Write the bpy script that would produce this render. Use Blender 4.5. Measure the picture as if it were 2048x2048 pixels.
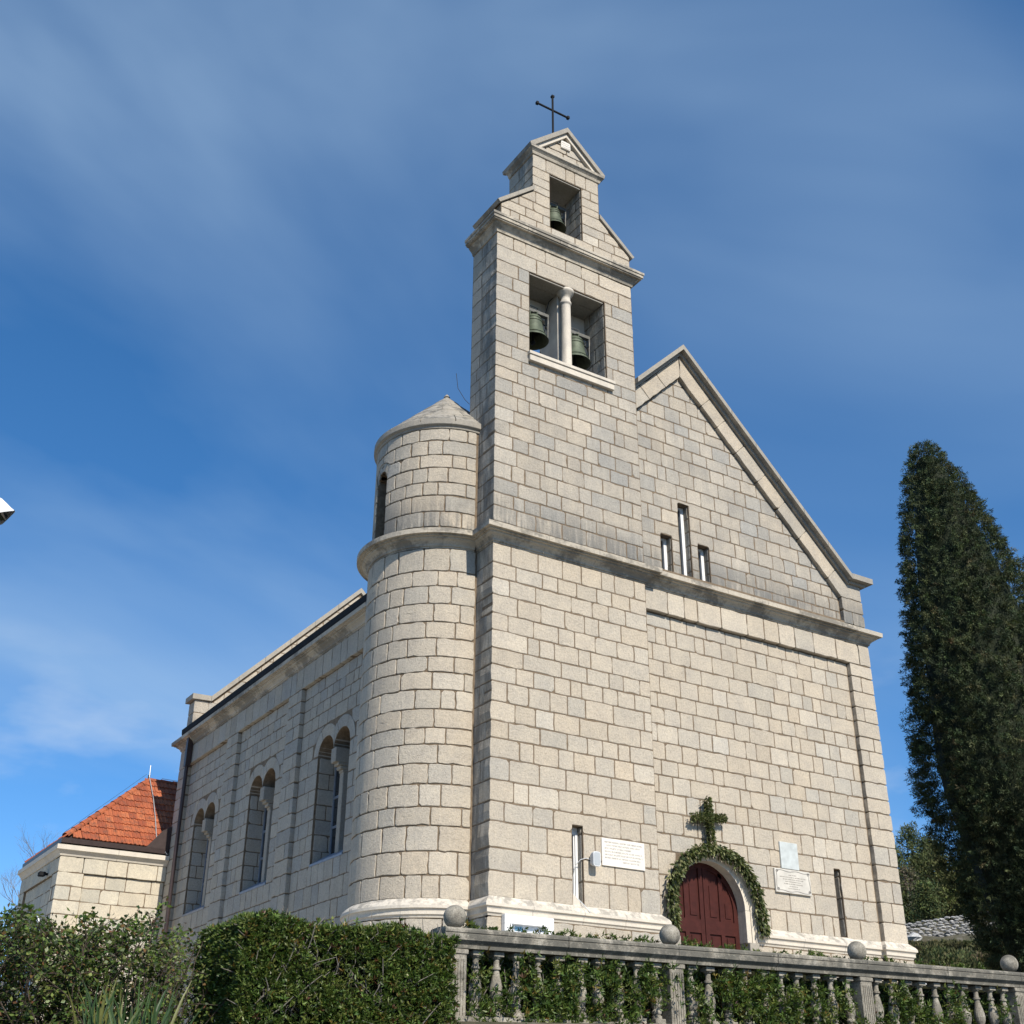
import bpy, bmesh, math, random
import numpy as np
from math import sin, cos, pi, radians, sqrt, atan2, hypot
from mathutils import Vector, Matrix

for _o in list(bpy.data.objects):
    bpy.data.objects.remove(_o)
SC = bpy.context.scene
COL = SC.collection

# ------------------------------------------------------------------ camera
CAM = (-10.657, -17.495, -3.415)
_c = bpy.data.cameras.new('camera')
_c.sensor_width = 36.0
_c.lens = 36.0 * 2433.4 / 2048.0
_c.clip_start = 0.1
_c.clip_end = 6000
_co = bpy.data.objects.new('camera', _c)
COL.objects.link(_co)
_co.location = CAM
_co.rotation_euler = (radians(117.004), radians(-0.2685), radians(-32.442))
SC.camera = _co

# ------------------------------------------------------------------ light
SUN_EL, SUN_AZ = 41.0, -2.0            # azimuth: degrees to the right of the facade's normal
SUN_DIR = Vector((sin(radians(SUN_AZ)) * cos(radians(SUN_EL)), -cos(radians(SUN_AZ)) * cos(radians(SUN_EL)), sin(radians(SUN_EL))))
_l = bpy.data.lights.new('sun', 'SUN')
_l.energy = 4.5
_l.angle = radians(0.53)
_l.color = (1.0, 0.925, 0.81)
_lo = bpy.data.objects.new('sun', _l)
COL.objects.link(_lo)
_lo.rotation_euler = (-SUN_DIR).to_track_quat('-Z', 'Y').to_euler()
_lo.location = SUN_DIR * 60

W = bpy.data.worlds.new('World')
SC.world = W
W.use_nodes = True
_nt = W.node_tree
_nt.nodes.clear()


def nd(nt, typ, ins=None, **props):
    n = nt.nodes.new(typ)
    for k, v in props.items():
        setattr(n, k, v)
    for k, v in (ins or {}).items():
        s = n.inputs[k]
        if hasattr(v, 'is_output'):
            nt.links.new(v, s)
        else:
            s.default_value = v
    return n


def mth(nt, op, a, b=None, c=None, clamp=False):
    n = nt.nodes.new('ShaderNodeMath')
    n.operation = op
    n.use_clamp = clamp
    for i, v in enumerate((a, b, c)):
        if v is None:
            continue
        if hasattr(v, 'is_output'):
            nt.links.new(v, n.inputs[i])
        else:
            n.inputs[i].default_value = v
    return n.outputs[0]


def ramp(nt, fac, stops, interp='LINEAR'):
    n = nt.nodes.new('ShaderNodeValToRGB')
    n.color_ramp.interpolation = interp
    e = n.color_ramp.elements
    while len(e) < len(stops):
        e.new(0.5)
    for i, (p, c) in enumerate(stops):
        e[i].position = p
        e[i].color = (c, c, c, 1) if not hasattr(c, '__len__') else (*c, 1)
    nt.links.new(fac, n.inputs[0])
    return n.outputs[0]


def mixc(nt, fac, a, b, blend='MIX'):
    n = nt.nodes.new('ShaderNodeMix')
    n.data_type = 'RGBA'
    n.blend_type = blend
    for i, v in ((0, fac), (6, a), (7, b)):
        if hasattr(v, 'is_output'):
            nt.links.new(v, n.inputs[i])
        else:
            n.inputs[i].default_value = v if i == 0 else ((*v, 1) if len(v) == 3 else v)
    return n.outputs[2]


def noise(nt, vec, scale, detail=4.0, rough=0.55, dist=0.0):
    n = nd(nt, 'ShaderNodeTexNoise', {'Vector': vec, 'Scale': scale, 'Detail': detail, 'Roughness': rough, 'Distortion': dist})
    return n.outputs[0]


CLOUD_AT = (4.1, 2.2, 0.0)
_sky = nd(_nt, 'ShaderNodeTexSky', sky_type='NISHITA', sun_disc=False, sun_elevation=radians(SUN_EL),
          sun_rotation=radians(180.0 - SUN_AZ), altitude=1500.0, air_density=0.75, dust_density=0.1, ozone_density=3.6)
_tc = nd(_nt, 'ShaderNodeTexCoord')
_sep = nd(_nt, 'ShaderNodeSeparateXYZ', {0: _tc.outputs['Generated']})
_zz = mth(_nt, 'ADD', mth(_nt, 'MAXIMUM', _sep.outputs[2], 0.0), 0.22)
_px = mth(_nt, 'DIVIDE', _sep.outputs[0], _zz)
_py = mth(_nt, 'DIVIDE', _sep.outputs[1], _zz)
_cv = nd(_nt, 'ShaderNodeCombineXYZ', {0: _px, 1: _py, 2: 0.0}).outputs[0]
_mp = nd(_nt, 'ShaderNodeMapping', {0: _cv, 1: CLOUD_AT, 2: (0, 0, radians(-30)), 3: (0.55, 1.15, 1.0)}).outputs[0]
_n1 = noise(_nt, _mp, 1.5, 5.0, 0.48, 0.8)
_n2 = noise(_nt, _mp, 0.8, 3.0, 0.5, 0.4)
_m = mth(_nt, 'MULTIPLY', ramp(_nt, _n1, [(0.36, 0.0), (0.74, 1.0)]), ramp(_nt, _n2, [(0.36, 0.36), (0.62, 1.0)]))
_m = mth(_nt, 'MULTIPLY', _m, 0.72, clamp=True)
_gm = nd(_nt, 'ShaderNodeGamma', {'Color': _sky.outputs[0], 'Gamma': 0.82})
_hs = nd(_nt, 'ShaderNodeHueSaturation', {'Saturation': 1.33, 'Value': 1.18, 'Color': _gm.outputs[0]})
_cl = mixc(_nt, _m, _hs.outputs[0], (2.35, 3.3, 4.4))
_lv = nd(_nt, 'ShaderNodeMapping', {0: _tc.outputs['Generated'], 3: (1.0, 1.0, 2.6)}).outputs[0]
_lb = mth(_nt, 'MULTIPLY', ramp(_nt, noise(_nt, _lv, 6.5, 5.0, 0.5), [(0.54, 0.0), (0.68, 1.0)]), ramp(_nt, _sep.outputs[2], [(0.10, 0.0), (0.17, 1.0), (0.27, 1.0), (0.36, 0.0)]))
_cl = mixc(_nt, mth(_nt, 'MULTIPLY', _lb, 0.30), _cl, (3.6, 4.1, 4.7))
_bg = nd(_nt, 'ShaderNodeBackground', {'Color': _cl, 'Strength': 0.15})
_wo = nd(_nt, 'ShaderNodeOutputWorld', {'Surface': _bg.outputs[0]})

SC.view_settings.view_transform = 'Standard'
SC.view_settings.look = 'None'
SC.view_settings.gamma = 1.0
SC.view_settings.use_curve_mapping = False
SC.view_settings.exposure = 0.38

# ------------------------------------------------------------------ materials
MATS = {}


def mat(name):
    m = bpy.data.materials.new(name)
    m.use_nodes = True
    nt = m.node_tree
    b = nt.nodes['Principled BSDF']
    MATS[name] = m
    return m, nt, b


def pos(nt):
    return nd(nt, 'ShaderNodeNewGeometry').outputs['Position']


def attr(nt):
    return nd(nt, 'ShaderNodeAttribute', attribute_name='tint').outputs[0]


def bump(nt, b, h, strength, dist):
    n = nd(nt, 'ShaderNodeBump', {'Strength': strength, 'Distance': dist, 'Height': h})
    nt.links.new(n.outputs[0], b.inputs['Normal'])


def simple(name, col, rough=0.6, metal=0.0, var=0.15, scale=8.0, bmp=0.0, spec=0.4):
    m, nt, b = mat(name)
    p = pos(nt)
    n = noise(nt, p, scale, 5.0)
    c = mixc(nt, ramp(nt, n, [(0.3, 0.0), (0.7, 1.0)]), tuple(x * (1 - var) for x in col), tuple(min(1, x * (1 + var)) for x in col))
    nt.links.new(c, b.inputs['Base Color'])
    b.inputs['Roughness'].default_value = rough
    b.inputs['Metallic'].default_value = metal
    b.inputs['Specular IOR Level'].default_value = spec
    if bmp:
        bump(nt, b, noise(nt, p, scale * 4, 4.0), 0.5, bmp)
    return m


def limestone(name, tinted=True, base=(0.47, 0.42, 0.345), rough_bump=0.020, lichen=1.0, grain=1.0, crust=0.0):
    m, nt, b = mat(name)
    p = pos(nt)
    g = nd(nt, 'ShaderNodeNewGeometry')
    sx = nd(nt, 'ShaderNodeSeparateXYZ', {0: p})
    nz = nd(nt, 'ShaderNodeSeparateXYZ', {0: g.outputs['Normal']})
    c = attr(nt) if tinted else nd(nt, 'ShaderNodeRGB').outputs[0]
    if not tinted:
        c.default_value = (*base, 1)
    # soft mottling and mineral tone inside one stone
    n_big = noise(nt, p, 3.2, 5.0, 0.6)
    c = mixc(nt, 1.0, c, ramp(nt, n_big, [(0.28, (0.88, 0.885, 0.90)), (0.72, (1.08, 1.07, 1.045))]), 'MULTIPLY')
    n_mid = noise(nt, p, 22.0, 6.0, 0.7)
    c = mixc(nt, 0.85 * grain, c, ramp(nt, n_mid, [(0.32, (0.82, 0.82, 0.83)), (0.68, (1.12, 1.115, 1.10))]), 'MULTIPLY')
    # small dark pits from the bush hammer
    n_pit = noise(nt, p, 48.0, 4.0, 0.7)
    c = mixc(nt, 0.8 * grain, c, ramp(nt, n_pit, [(0.33, (0.62, 0.61, 0.60)), (0.46, (1, 1, 1))]), 'MULTIPLY')
    # grey weathering: a band above each string course and cloudy patches on the exposed upper walls
    strv = nd(nt, 'ShaderNodeMapping', {0: p, 3: (6.0, 6.0, 0.55)}).outputs[0]
    n_st = noise(nt, strv, 1.0, 5.0, 0.6)
    n_pa = noise(nt, p, 0.75, 4.0, 0.55)
    z = sx.outputs[2]
    up = ramp(nt, mth(nt, 'DIVIDE', z, 20.0), [(0.0, 0.0), (0.335, 0.0), (0.345, 0.95), (0.375, 0.55), (0.52, 0.6), (0.60, 0.18), (1.0, 0.25)])
    pa = ramp(nt, mth(nt, 'ADD', mth(nt, 'MULTIPLY', n_pa, 0.6), mth(nt, 'MULTIPLY', n_st, 0.4)), [(0.42, 0.0), (0.60, 1.0)])
    c = mixc(nt, mth(nt, 'MULTIPLY', mth(nt, 'MULTIPLY', up, pa), 0.5 * lichen), c, (0.17, 0.175, 0.175))
    n_dr = noise(nt, nd(nt, 'ShaderNodeMapping', {0: p, 3: (11.0, 11.0, 1.1)}).outputs[0], 1.0, 6.0, 0.65)
    bandz = ramp(nt, mth(nt, 'SUBTRACT', z, 6.0), [(0.0, 0.0), (0.80, 0.0), (0.83, 1.0), (0.95, 0.8), (1.0, 0.75)])
    bandt = ramp(nt, mth(nt, 'DIVIDE', mth(nt, 'SUBTRACT', z, 6.85), 1.0), [(0.0, 1.0), (0.25, 0.85), (0.75, 0.0)])
    bm_ = mth(nt, 'MULTIPLY', mth(nt, 'MULTIPLY', bandz, bandt), ramp(nt, mth(nt, 'ADD', mth(nt, 'MULTIPLY', n_dr, 0.65), mth(nt, 'MULTIPLY', n_pa, 0.35)), [(0.40, 0.0), (0.54, 1.0)]))
    c = mixc(nt, mth(nt, 'MULTIPLY', bm_, 0.8 * lichen), c, (0.115, 0.118, 0.115))
    # black lichen on upward faces
    n_li = noise(nt, p, 4.5, 7.0, 0.68)
    top = ramp(nt, nz.outputs[2], [(0.25, 0.0), (0.55, 1.0)])
    lm = mth(nt, 'MULTIPLY', top, ramp(nt, n_li, [(0.46, 0.0), (0.60, 1.0)]))
    c = mixc(nt, mth(nt, 'MULTIPLY', lm, 0.75 * lichen), c, (0.075, 0.076, 0.07))
    # black crust down the weather side of the bell tower (left face, near the arris)
    cr = mth(nt, 'MULTIPLY', ramp(nt, mth(nt, 'MULTIPLY', nz.outputs[0], -1.0), [(0.5, 0.0), (0.8, 1.0)]),
             ramp(nt, noise(nt, nd(nt, 'ShaderNodeMapping', {0: p, 3: (3.0, 3.0, 0.8)}).outputs[0], 1.3, 6.0, 0.65), [(0.42, 0.0), (0.57, 1.0)]))
    inx = mth(nt, 'MULTIPLY', mth(nt, 'LESS_THAN', sx.outputs[1], 0.62), mth(nt, 'GREATER_THAN', sx.outputs[0], -0.1))
    c = mixc(nt, mth(nt, 'MULTIPLY', mth(nt, 'MULTIPLY', cr, inx), 0.5 * lichen), c, (0.06, 0.06, 0.058))
    if crust:      # sooty crust in long patches, on every side
        n_c = noise(nt, nd(nt, 'ShaderNodeMapping', {0: p, 3: (0.8, 0.8, 1.6)}).outputs[0], 1.0, 6.0, 0.62)
        n_c2 = noise(nt, p, 12.0, 5.0, 0.7)
        cm = ramp(nt, mth(nt, 'ADD', mth(nt, 'MULTIPLY', n_c, 0.75), mth(nt, 'MULTIPLY', n_c2, 0.25)), [(0.48, 0.0), (0.55, 1.0)])
        c = mixc(nt, mth(nt, 'MULTIPLY', cm, crust), c, (0.085, 0.083, 0.076))
    nt.links.new(c, b.inputs['Base Color'])
    b.inputs['Roughness'].default_value = 0.88
    b.inputs['Specular IOR Level'].default_value = 0.2
    h = mth(nt, 'ADD', mth(nt, 'MULTIPLY', noise(nt, p, 48.0, 4.0, 0.75), 0.7), mth(nt, 'MULTIPLY', n_mid, 1.0))
    bump(nt, b, h, 0.75, rough_bump)
    return m


limestone('stone')
limestone('trim', tinted=False, base=(0.62, 0.565, 0.48), rough_bump=0.004, grain=0.5, lichen=0.7)
limestone('string_stone', tinted=False, base=(0.50, 0.45, 0.37), rough_bump=0.006, grain=0.8, crust=0.6)
limestone('old_trim', tinted=False, base=(0.36, 0.33, 0.28), rough_bump=0.006)
limestone('annex_stone', tinted=True, rough_bump=0.007, lichen=0.5)


def mortar_mat():
    m, nt, b = mat('mortar')
    p = pos(nt)
    n = noise(nt, p, 9.0, 6.0, 0.65)
    c = ramp(nt, n, [(0.3, (0.11, 0.08, 0.052)), (0.7, (0.23, 0.173, 0.115))])
    nt.links.new(c, b.inputs['Base Color'])
    b.inputs['Roughness'].default_value = 0.95
    bump(nt, b, noise(nt, p, 60, 4), 0.6, 0.01)


mortar_mat()


def railstone(name='cast_stone', dirt=0.6, lo=0.50):
    m, nt, b = mat(name)
    p = pos(nt)
    nz = nd(nt, 'ShaderNodeSeparateXYZ', {0: nd(nt, 'ShaderNodeNewGeometry').outputs['Normal']})
    n = noise(nt, p, 7.0, 7.0, 0.68)
    c = ramp(nt, n, [(0.30, (0.17, 0.155, 0.13)), (0.55, (0.33, 0.305, 0.255)), (0.75, (0.46, 0.43, 0.37))])
    n2 = noise(nt, p, 70.0, 5.0, 0.75)
    c = mixc(nt, 1.0, c, ramp(nt, n2, [(0.36, (0.5, 0.49, 0.46)), (0.5, (1, 1, 1)), (0.66, (1.15, 1.14, 1.1))]), 'MULTIPLY')
    n3 = noise(nt, p, 3.2, 7.0, 0.7)
    c = mixc(nt, mth(nt, 'MULTIPLY', ramp(nt, n3, [(lo, 0.0), (lo + 0.12, 1.0)]), dirt), c, (0.10, 0.098, 0.085))
    n4 = nd(nt, 'ShaderNodeTexVoronoi', {'Vector': p, 'Scale': 16.0}).outputs[0]
    c = mixc(nt, mth(nt, 'MULTIPLY', ramp(nt, n4, [(0.05, 1.0), (0.14, 0.0)]), 0.7), c, (0.46, 0.45, 0.36))
    tp = ramp(nt, nz.outputs[2], [(0.5, 0.0), (0.8, 1.0)])
    c = mixc(nt, mth(nt, 'MULTIPLY', tp, 0.5), c, (0.10, 0.095, 0.08))
    nt.links.new(c, b.inputs['Base Color'])
    b.inputs['Roughness'].default_value = 0.95
    b.inputs['Specular IOR Level'].default_value = 0.15
    bump(nt, b, mth(nt, 'ADD', n2, n), 0.7, 0.008)


railstone()
railstone('rail_stone', 0.8, 0.40)


def leafmat(name, trans=0.25, rough=0.45, spec=0.4):
    m, nt, b = mat(name)
    c = attr(nt)
    p = pos(nt)
    c = mixc(nt, 1.0, c, ramp(nt, noise(nt, p, 30.0, 2.0), [(0.3, (0.8, 0.8, 0.8)), (0.7, (1.15, 1.15, 1.1))]), 'MULTIPLY')
    nt.links.new(c, b.inputs['Base Color'])
    b.inputs['Roughness'].default_value = rough
    b.inputs['Specular IOR Level'].default_value = spec
    t = nd(nt, 'ShaderNodeBsdfTranslucent', {'Color': mixc(nt, 1.0, c, (1.2, 1.25, 0.7), 'MULTIPLY')})
    mx = nd(nt, 'ShaderNodeMixShader', {0: trans})
    nt.links.new(b.outputs[0], mx.inputs[1])
    nt.links.new(t.outputs[0], mx.inputs[2])
    nt.links.new(mx.outputs[0], nt.nodes['Material Output'].inputs[0])


leafmat('leaf')
leafmat('leaf_dull', 0.12, 0.7, 0.15)
simple('bark', (0.075, 0.06, 0.047), 0.95, var=0.4, scale=20, bmp=0.01, spec=0.1)
simple('grey_bark', (0.17, 0.155, 0.135), 0.95, var=0.3, scale=20, bmp=0.01, spec=0.1)
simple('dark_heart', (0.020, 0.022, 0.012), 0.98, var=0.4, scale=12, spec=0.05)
simple('bronze', (0.085, 0.105, 0.072), 0.62, 0.25, var=0.28, scale=9, bmp=0.003)
simple('steel', (0.13, 0.13, 0.12), 0.6, 0.3, var=0.2, scale=9)
simple('black_iron', (0.016, 0.017, 0.019), 0.8, 0.0, var=0.2, spec=0.15)
simple('brown_sheet', (0.052, 0.036, 0.034), 0.42, 0.2, var=0.15)
simple('white_paint', (0.78, 0.78, 0.77), 0.45, var=0.04)
simple('white_plastic', (0.62, 0.64, 0.65), 0.5, var=0.04)
simple('grille', (0.40, 0.43, 0.45), 0.6, var=0.05, scale=60)
simple('marble', (0.72, 0.68, 0.61), 0.45, var=0.07, scale=5)
simple('grey_marble', (0.50, 0.53, 0.515), 0.4, var=0.12, scale=9)
simple('old_marble', (0.56, 0.53, 0.47), 0.6, var=0.12, scale=6)
simple('engraving', (0.30, 0.27, 0.24), 0.8)
simple('scroll_line', (0.17, 0.16, 0.15), 0.8)
simple('door_paint', (0.054, 0.0138, 0.0105), 0.62, var=0.2, scale=9, spec=0.2)
simple('plaster', (0.52, 0.475, 0.41), 0.85, var=0.15, scale=3)
simple('concrete', (0.33, 0.31, 0.28), 0.9, var=0.15, scale=4, bmp=0.004)
simple('paper_white', (0.80, 0.81, 0.82), 0.6, var=0.03)
simple('print_blue', (0.16, 0.36, 0.50), 0.6, var=0.2, scale=30)
simple('print_grey', (0.35, 0.38, 0.42), 0.6, var=0.1)
simple('cable', (0.04, 0.04, 0.04), 0.6)
simple('zinc', (0.5, 0.5, 0.48), 0.45, 0.5)
simple('lead_sheet', (0.23, 0.26, 0.31), 0.5, 0.2, var=0.12)


def glass_mat():
    m, nt, b = mat('window_glass')
    b.inputs['Base Color'].default_value = (0.022, 0.028, 0.034, 1)
    b.inputs['Roughness'].default_value = 0.06
    b.inputs['Specular IOR Level'].default_value = 0.6
    m, nt, b = mat('clear_glass')
    tr = nd(nt, 'ShaderNodeBsdfTransparent')
    gl = nd(nt, 'ShaderNodeBsdfGlossy', {'Roughness': 0.03})
    mx = nd(nt, 'ShaderNodeMixShader', {0: 0.06})
    nt.links.new(tr.outputs[0], mx.inputs[1])
    nt.links.new(gl.outputs[0], mx.inputs[2])
    nt.links.new(mx.outputs[0], nt.nodes['Material Output'].inputs[0])


glass_mat()


def tile_mat():
    m, nt, b = mat('clay_tile')
    p = pos(nt)
    r = nd(nt, 'ShaderNodeObjectInfo').outputs['Random']
    c = ramp(nt, r, [(0.0, (0.27, 0.065, 0.026)), (0.5, (0.36, 0.095, 0.036)), (1.0, (0.43, 0.13, 0.05))])
    n = noise(nt, p, 7.0, 6.0, 0.65)
    c = mixc(nt, mth(nt, 'MULTIPLY', ramp(nt, n, [(0.46, 0.0), (0.68, 1.0)]), 0.75), c, (0.12, 0.055, 0.035))
    nt.links.new(c, b.inputs['Base Color'])
    b.inputs['Roughness'].default_value = 0.85


tile_mat()


def ground_mats():
    m, nt, b = mat('asphalt')
    p = pos(nt)
    c = ramp(nt, noise(nt, p, 40.0, 6.0, 0.7), [(0.3, (0.035, 0.035, 0.037)), (0.7, (0.075, 0.073, 0.07))])
    nt.links.new(c, b.inputs['Base Color'])
    b.inputs['Roughness'].default_value = 0.95
    m, nt, b = mat('earth')
    p = pos(nt)
    c = ramp(nt, noise(nt, p, 1.6, 8.0, 0.7), [(0.3, (0.035, 0.045, 0.018)), (0.5, (0.085, 0.075, 0.045)), (0.75, (0.21, 0.195, 0.165))])
    nt.links.new(c, b.inputs['Base Color'])
    b.inputs['Roughness'].default_value = 1.0
    bump(nt, b, noise(nt, p, 6.0, 8.0, 0.7), 0.8, 0.12)
    m, nt, b = mat('bounce_gravel')
    p = pos(nt)
    c = ramp(nt, noise(nt, p, 14.0, 7.0, 0.7), [(0.3, (0.36, 0.325, 0.265)), (0.7, (0.52, 0.475, 0.40))])
    nt.links.new(c, b.inputs['Base Color'])
    b.inputs['Roughness'].default_value = 0.95
    m, nt, b = mat('paving')
    p = pos(nt)
    br = nd(nt, 'ShaderNodeTexBrick', {'Vector': p, 'Color1': (0.47, 0.43, 0.36, 1), 'Color2': (0.41, 0.375, 0.315, 1), 'Mortar': (0.16, 0.14, 0.11, 1), 'Scale': 1.0, 'Mortar Size': 0.012, 'Brick Width': 0.7, 'Row Height': 0.45})
    c = mixc(nt, 1.0, br.outputs[0], ramp(nt, noise(nt, p, 5.0, 6.0), [(0.3, (0.8, 0.8, 0.8)), (0.7, (1.1, 1.1, 1.1))]), 'MULTIPLY')
    nt.links.new(c, b.inputs['Base Color'])
    b.inputs['Roughness'].default_value = 0.9
    m, nt, b = mat('plain_ashlar')
    p = pos(nt)
    sp = nd(nt, 'ShaderNodeSeparateXYZ', {0: p})
    v = nd(nt, 'ShaderNodeCombineXYZ', {0: mth(nt, 'ADD', sp.outputs[0], sp.outputs[1]), 1: sp.outputs[2], 2: 0.0}).outputs[0]
    br = nd(nt, 'ShaderNodeTexBrick', {'Vector': v, 'Color1': (0.46, 0.41, 0.335, 1), 'Color2': (0.40, 0.37, 0.31, 1), 'Mortar': (0.20, 0.16, 0.11, 1), 'Scale': 1.0, 'Mortar Size': 0.012, 'Brick Width': 0.48, 'Row Height': 0.34})
    nt.links.new(br.outputs[0], b.inputs['Base Color'])
    b.inputs['Roughness'].default_value = 0.9
    m, nt, b = mat('rubble')
    c = attr(nt)
    p = pos(nt)
    c = mixc(nt, 1.0, c, ramp(nt, noise(nt, p, 12.0, 5.0), [(0.3, (0.7, 0.7, 0.7)), (0.7, (1.15, 1.15, 1.15))]), 'MULTIPLY')
    nt.links.new(c, b.inputs['Base Color'])
    b.inputs['Roughness'].default_value = 0.95


ground_mats()

# ------------------------------------------------------------------ mesh helpers
class MB:
    def __init__(s):
        s.v, s.f, s.t = [], [], []
        s.tint = None

    def add(s, verts, faces, tint=None):
        o = len(s.v)
        s.v += [tuple(p) for p in verts]
        s.f += [tuple(o + i for i in f) for f in faces]
        t = tint or s.tint or (0.47, 0.42, 0.345)
        s.t += [t] * len(verts)
        return s

    def box(s, x0, x1, y0, y1, z0, z1, tint=None):
        v = [(x0, y0, z0), (x1, y0, z0), (x1, y1, z0), (x0, y1, z0), (x0, y0, z1), (x1, y0, z1), (x1, y1, z1), (x0, y1, z1)]
        return s.add(v, [(0, 3, 2, 1), (4, 5, 6, 7), (0, 1, 5, 4), (1, 2, 6, 5), (2, 3, 7, 6), (3, 0, 4, 7)], tint)

    def bbox(s, x0, x1, y0, y1, z0, z1, b=0.01, tint=None):
        """bevelled box"""
        X, Y, Z = (x0, x1), (y0, y1), (z0, z1)
        v, idx = [], {}
        for i in (0, 1):
            for j in (0, 1):
                for k in (0, 1):
                    sx, sy, sz = (1 if i == 0 else -1), (1 if j == 0 else -1), (1 if k == 0 else -1)
                    idx[i, j, k] = len(v)
                    v += [(X[i], Y[j] + sy * b, Z[k] + sz * b), (X[i] + sx * b, Y[j], Z[k] + sz * b), (X[i] + sx * b, Y[j] + sy * b, Z[k])]
        F = []
        for a in range(3):
            for q in (0, 1):
                o = []
                for (m, n) in ((0, 0), (1, 0), (1, 1), (0, 1)):
                    c = [0, 0, 0]
                    c[a] = q
                    c[(a + 1) % 3] = m
                    c[(a + 2) % 3] = n
                    o.append(idx[tuple(c)] + a)
                F.append(o if q else o[::-1])
        for a in range(3):          # edges parallel to axis a
            b1, b2 = (a + 1) % 3, (a + 2) % 3
            for m in (0, 1):
                for n in (0, 1):
                    c0, c1 = [0, 0, 0], [0, 0, 0]
                    c0[b1] = c1[b1] = m
                    c0[b2] = c1[b2] = n
                    c1[a] = 1
                    i0, i1 = idx[tuple(c0)], idx[tuple(c1)]
                    q = [i0 + b1, i1 + b1, i1 + b2, i0 + b2]
                    F.append(q if (m == n) else q[::-1])
        for (i, j, k), o in idx.items():
            q = [o, o + 1, o + 2]
            F.append(q if (i + j + k) % 2 else q[::-1])
        return s.add(v, F, tint)

    def tube(s, pts, rad, n=8, cap=True, tint=None):
        pts = [Vector(p) for p in pts]
        rr = rad if hasattr(rad, '__len__') else [rad] * len(pts)
        vs, fs = [], []
        up = None
        for i, p in enumerate(pts):
            d = (pts[min(i + 1, len(pts) - 1)] - pts[max(i - 1, 0)]).normalized()
            if up is None:
                up = d.orthogonal().normalized()
            up = (up - d * up.dot(d))
            up = up.normalized() if up.length > 1e-6 else d.orthogonal().normalized()
            w = d.cross(up)
            for k in range(n):
                a = 2 * pi * k / n
                vs.append(p + (up * cos(a) + w * sin(a)) * rr[i])
        for i in range(len(pts) - 1):
            for k in range(n):
                k2 = (k + 1) % n
                fs.append((i * n + k, i * n + k2, (i + 1) * n + k2, (i + 1) * n + k))
        if cap:
            fs.append(tuple(range(n))[::-1])
            fs.append(tuple((len(pts) - 1) * n + k for k in range(n)))
        return s.add(vs, fs, tint)

    def lathe(s, prof, cx, cy, n=24, tint=None, a0=0.0, a1=2 * pi):
        """prof: list of (r, z); full turn if a1-a0==2pi"""
        full = abs(a1 - a0 - 2 * pi) < 1e-6
        m = n if full else n + 1
        vs = [(cx + r * cos(a0 + (a1 - a0) * k / n), cy + r * sin(a0 + (a1 - a0) * k / n), z) for (r, z) in prof for k in range(m)]
        fs = []
        for i in range(len(prof) - 1):
            for k in range(n):
                k2 = (k + 1) % m if full else k + 1
                fs.append((i * m + k, i * m + k2, (i + 1) * m + k2, (i + 1) * m + k))
        if full:
            fs.append(tuple(range(m))[::-1])
            fs.append(tuple((len(prof) - 1) * m + k for k in range(m)))
        else:
            np_ = len(prof)
            fs.append(tuple(i * m for i in range(np_)))
            fs.append(tuple(i * m + n for i in range(np_))[::-1])
        return s.add(vs, fs, tint)

    def prism(s, poly, f, n0, n1, tint=None):
        """poly: 2-D points, f(u,v,n)->xyz; closed prism between n0 (back) and n1 (front)"""
        k = len(poly)
        vs = [f(u, v, n0) for u, v in poly] + [f(u, v, n1) for u, v in poly]
        fs = [tuple(range(k))[::-1], tuple(range(k, 2 * k))] + [(i, (i + 1) % k, k + (i + 1) % k, k + i) for i in range(k)]
        return s.add(vs, fs, tint)

    def build(s, name, material, parent=None, smooth=False, fix=True):
        me = bpy.data.meshes.new(name)
        a = np.array(s.v, float)
        c = (a.min(0) + a.max(0)) / 2
        me.from_pydata([tuple(p) for p in (a - c)], [], s.f)
        if fix:
            bm = bmesh.new()
            bm.from_mesh(me)
            bmesh.ops.recalc_face_normals(bm, faces=bm.faces)
            bm.to_mesh(me)
            bm.free()
        at = me.attributes.new('tint', 'FLOAT_COLOR', 'POINT')
        at.data.foreach_set('color', np.c_[np.array(s.t, np.float32), np.ones(len(s.t), np.float32)].ravel())
        if smooth:
            me.polygons.foreach_set('use_smooth', [True] * len(me.polygons))
        me.materials.append(MATS[material])
        return link(name, me, parent, c)


def wloc(o):
    p = Vector(o.location)
    while o.parent:
        o = o.parent
        p += Vector(o.location)
    return p


def link(name, me, parent, c):
    o = bpy.data.objects.new(name, me)
    COL.objects.link(o)
    if parent:
        o.parent = parent
        o.location = Vector(c) - wloc(parent)
    else:
        o.location = c
    return o


def tag(o, label=None, cat=None, group=None, kind=None):
    if label:
        o['label'] = label
    if cat:
        o['category'] = cat
    if group:
        o['group'] = group
    if kind:
        o['kind'] = kind
    return o


def thing(name, loc, label, cat, group=None):
    o = bpy.data.objects.new(name, None)
    COL.objects.link(o)
    o.location = loc
    o.empty_display_size = 0.2
    return tag(o, label, cat, group)


def copy_tree(o, parent=None):
    c = o.copy()
    COL.objects.link(c)
    c.parent = parent
    for ch in o.children:
        copy_tree(ch, c)
    return c


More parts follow.
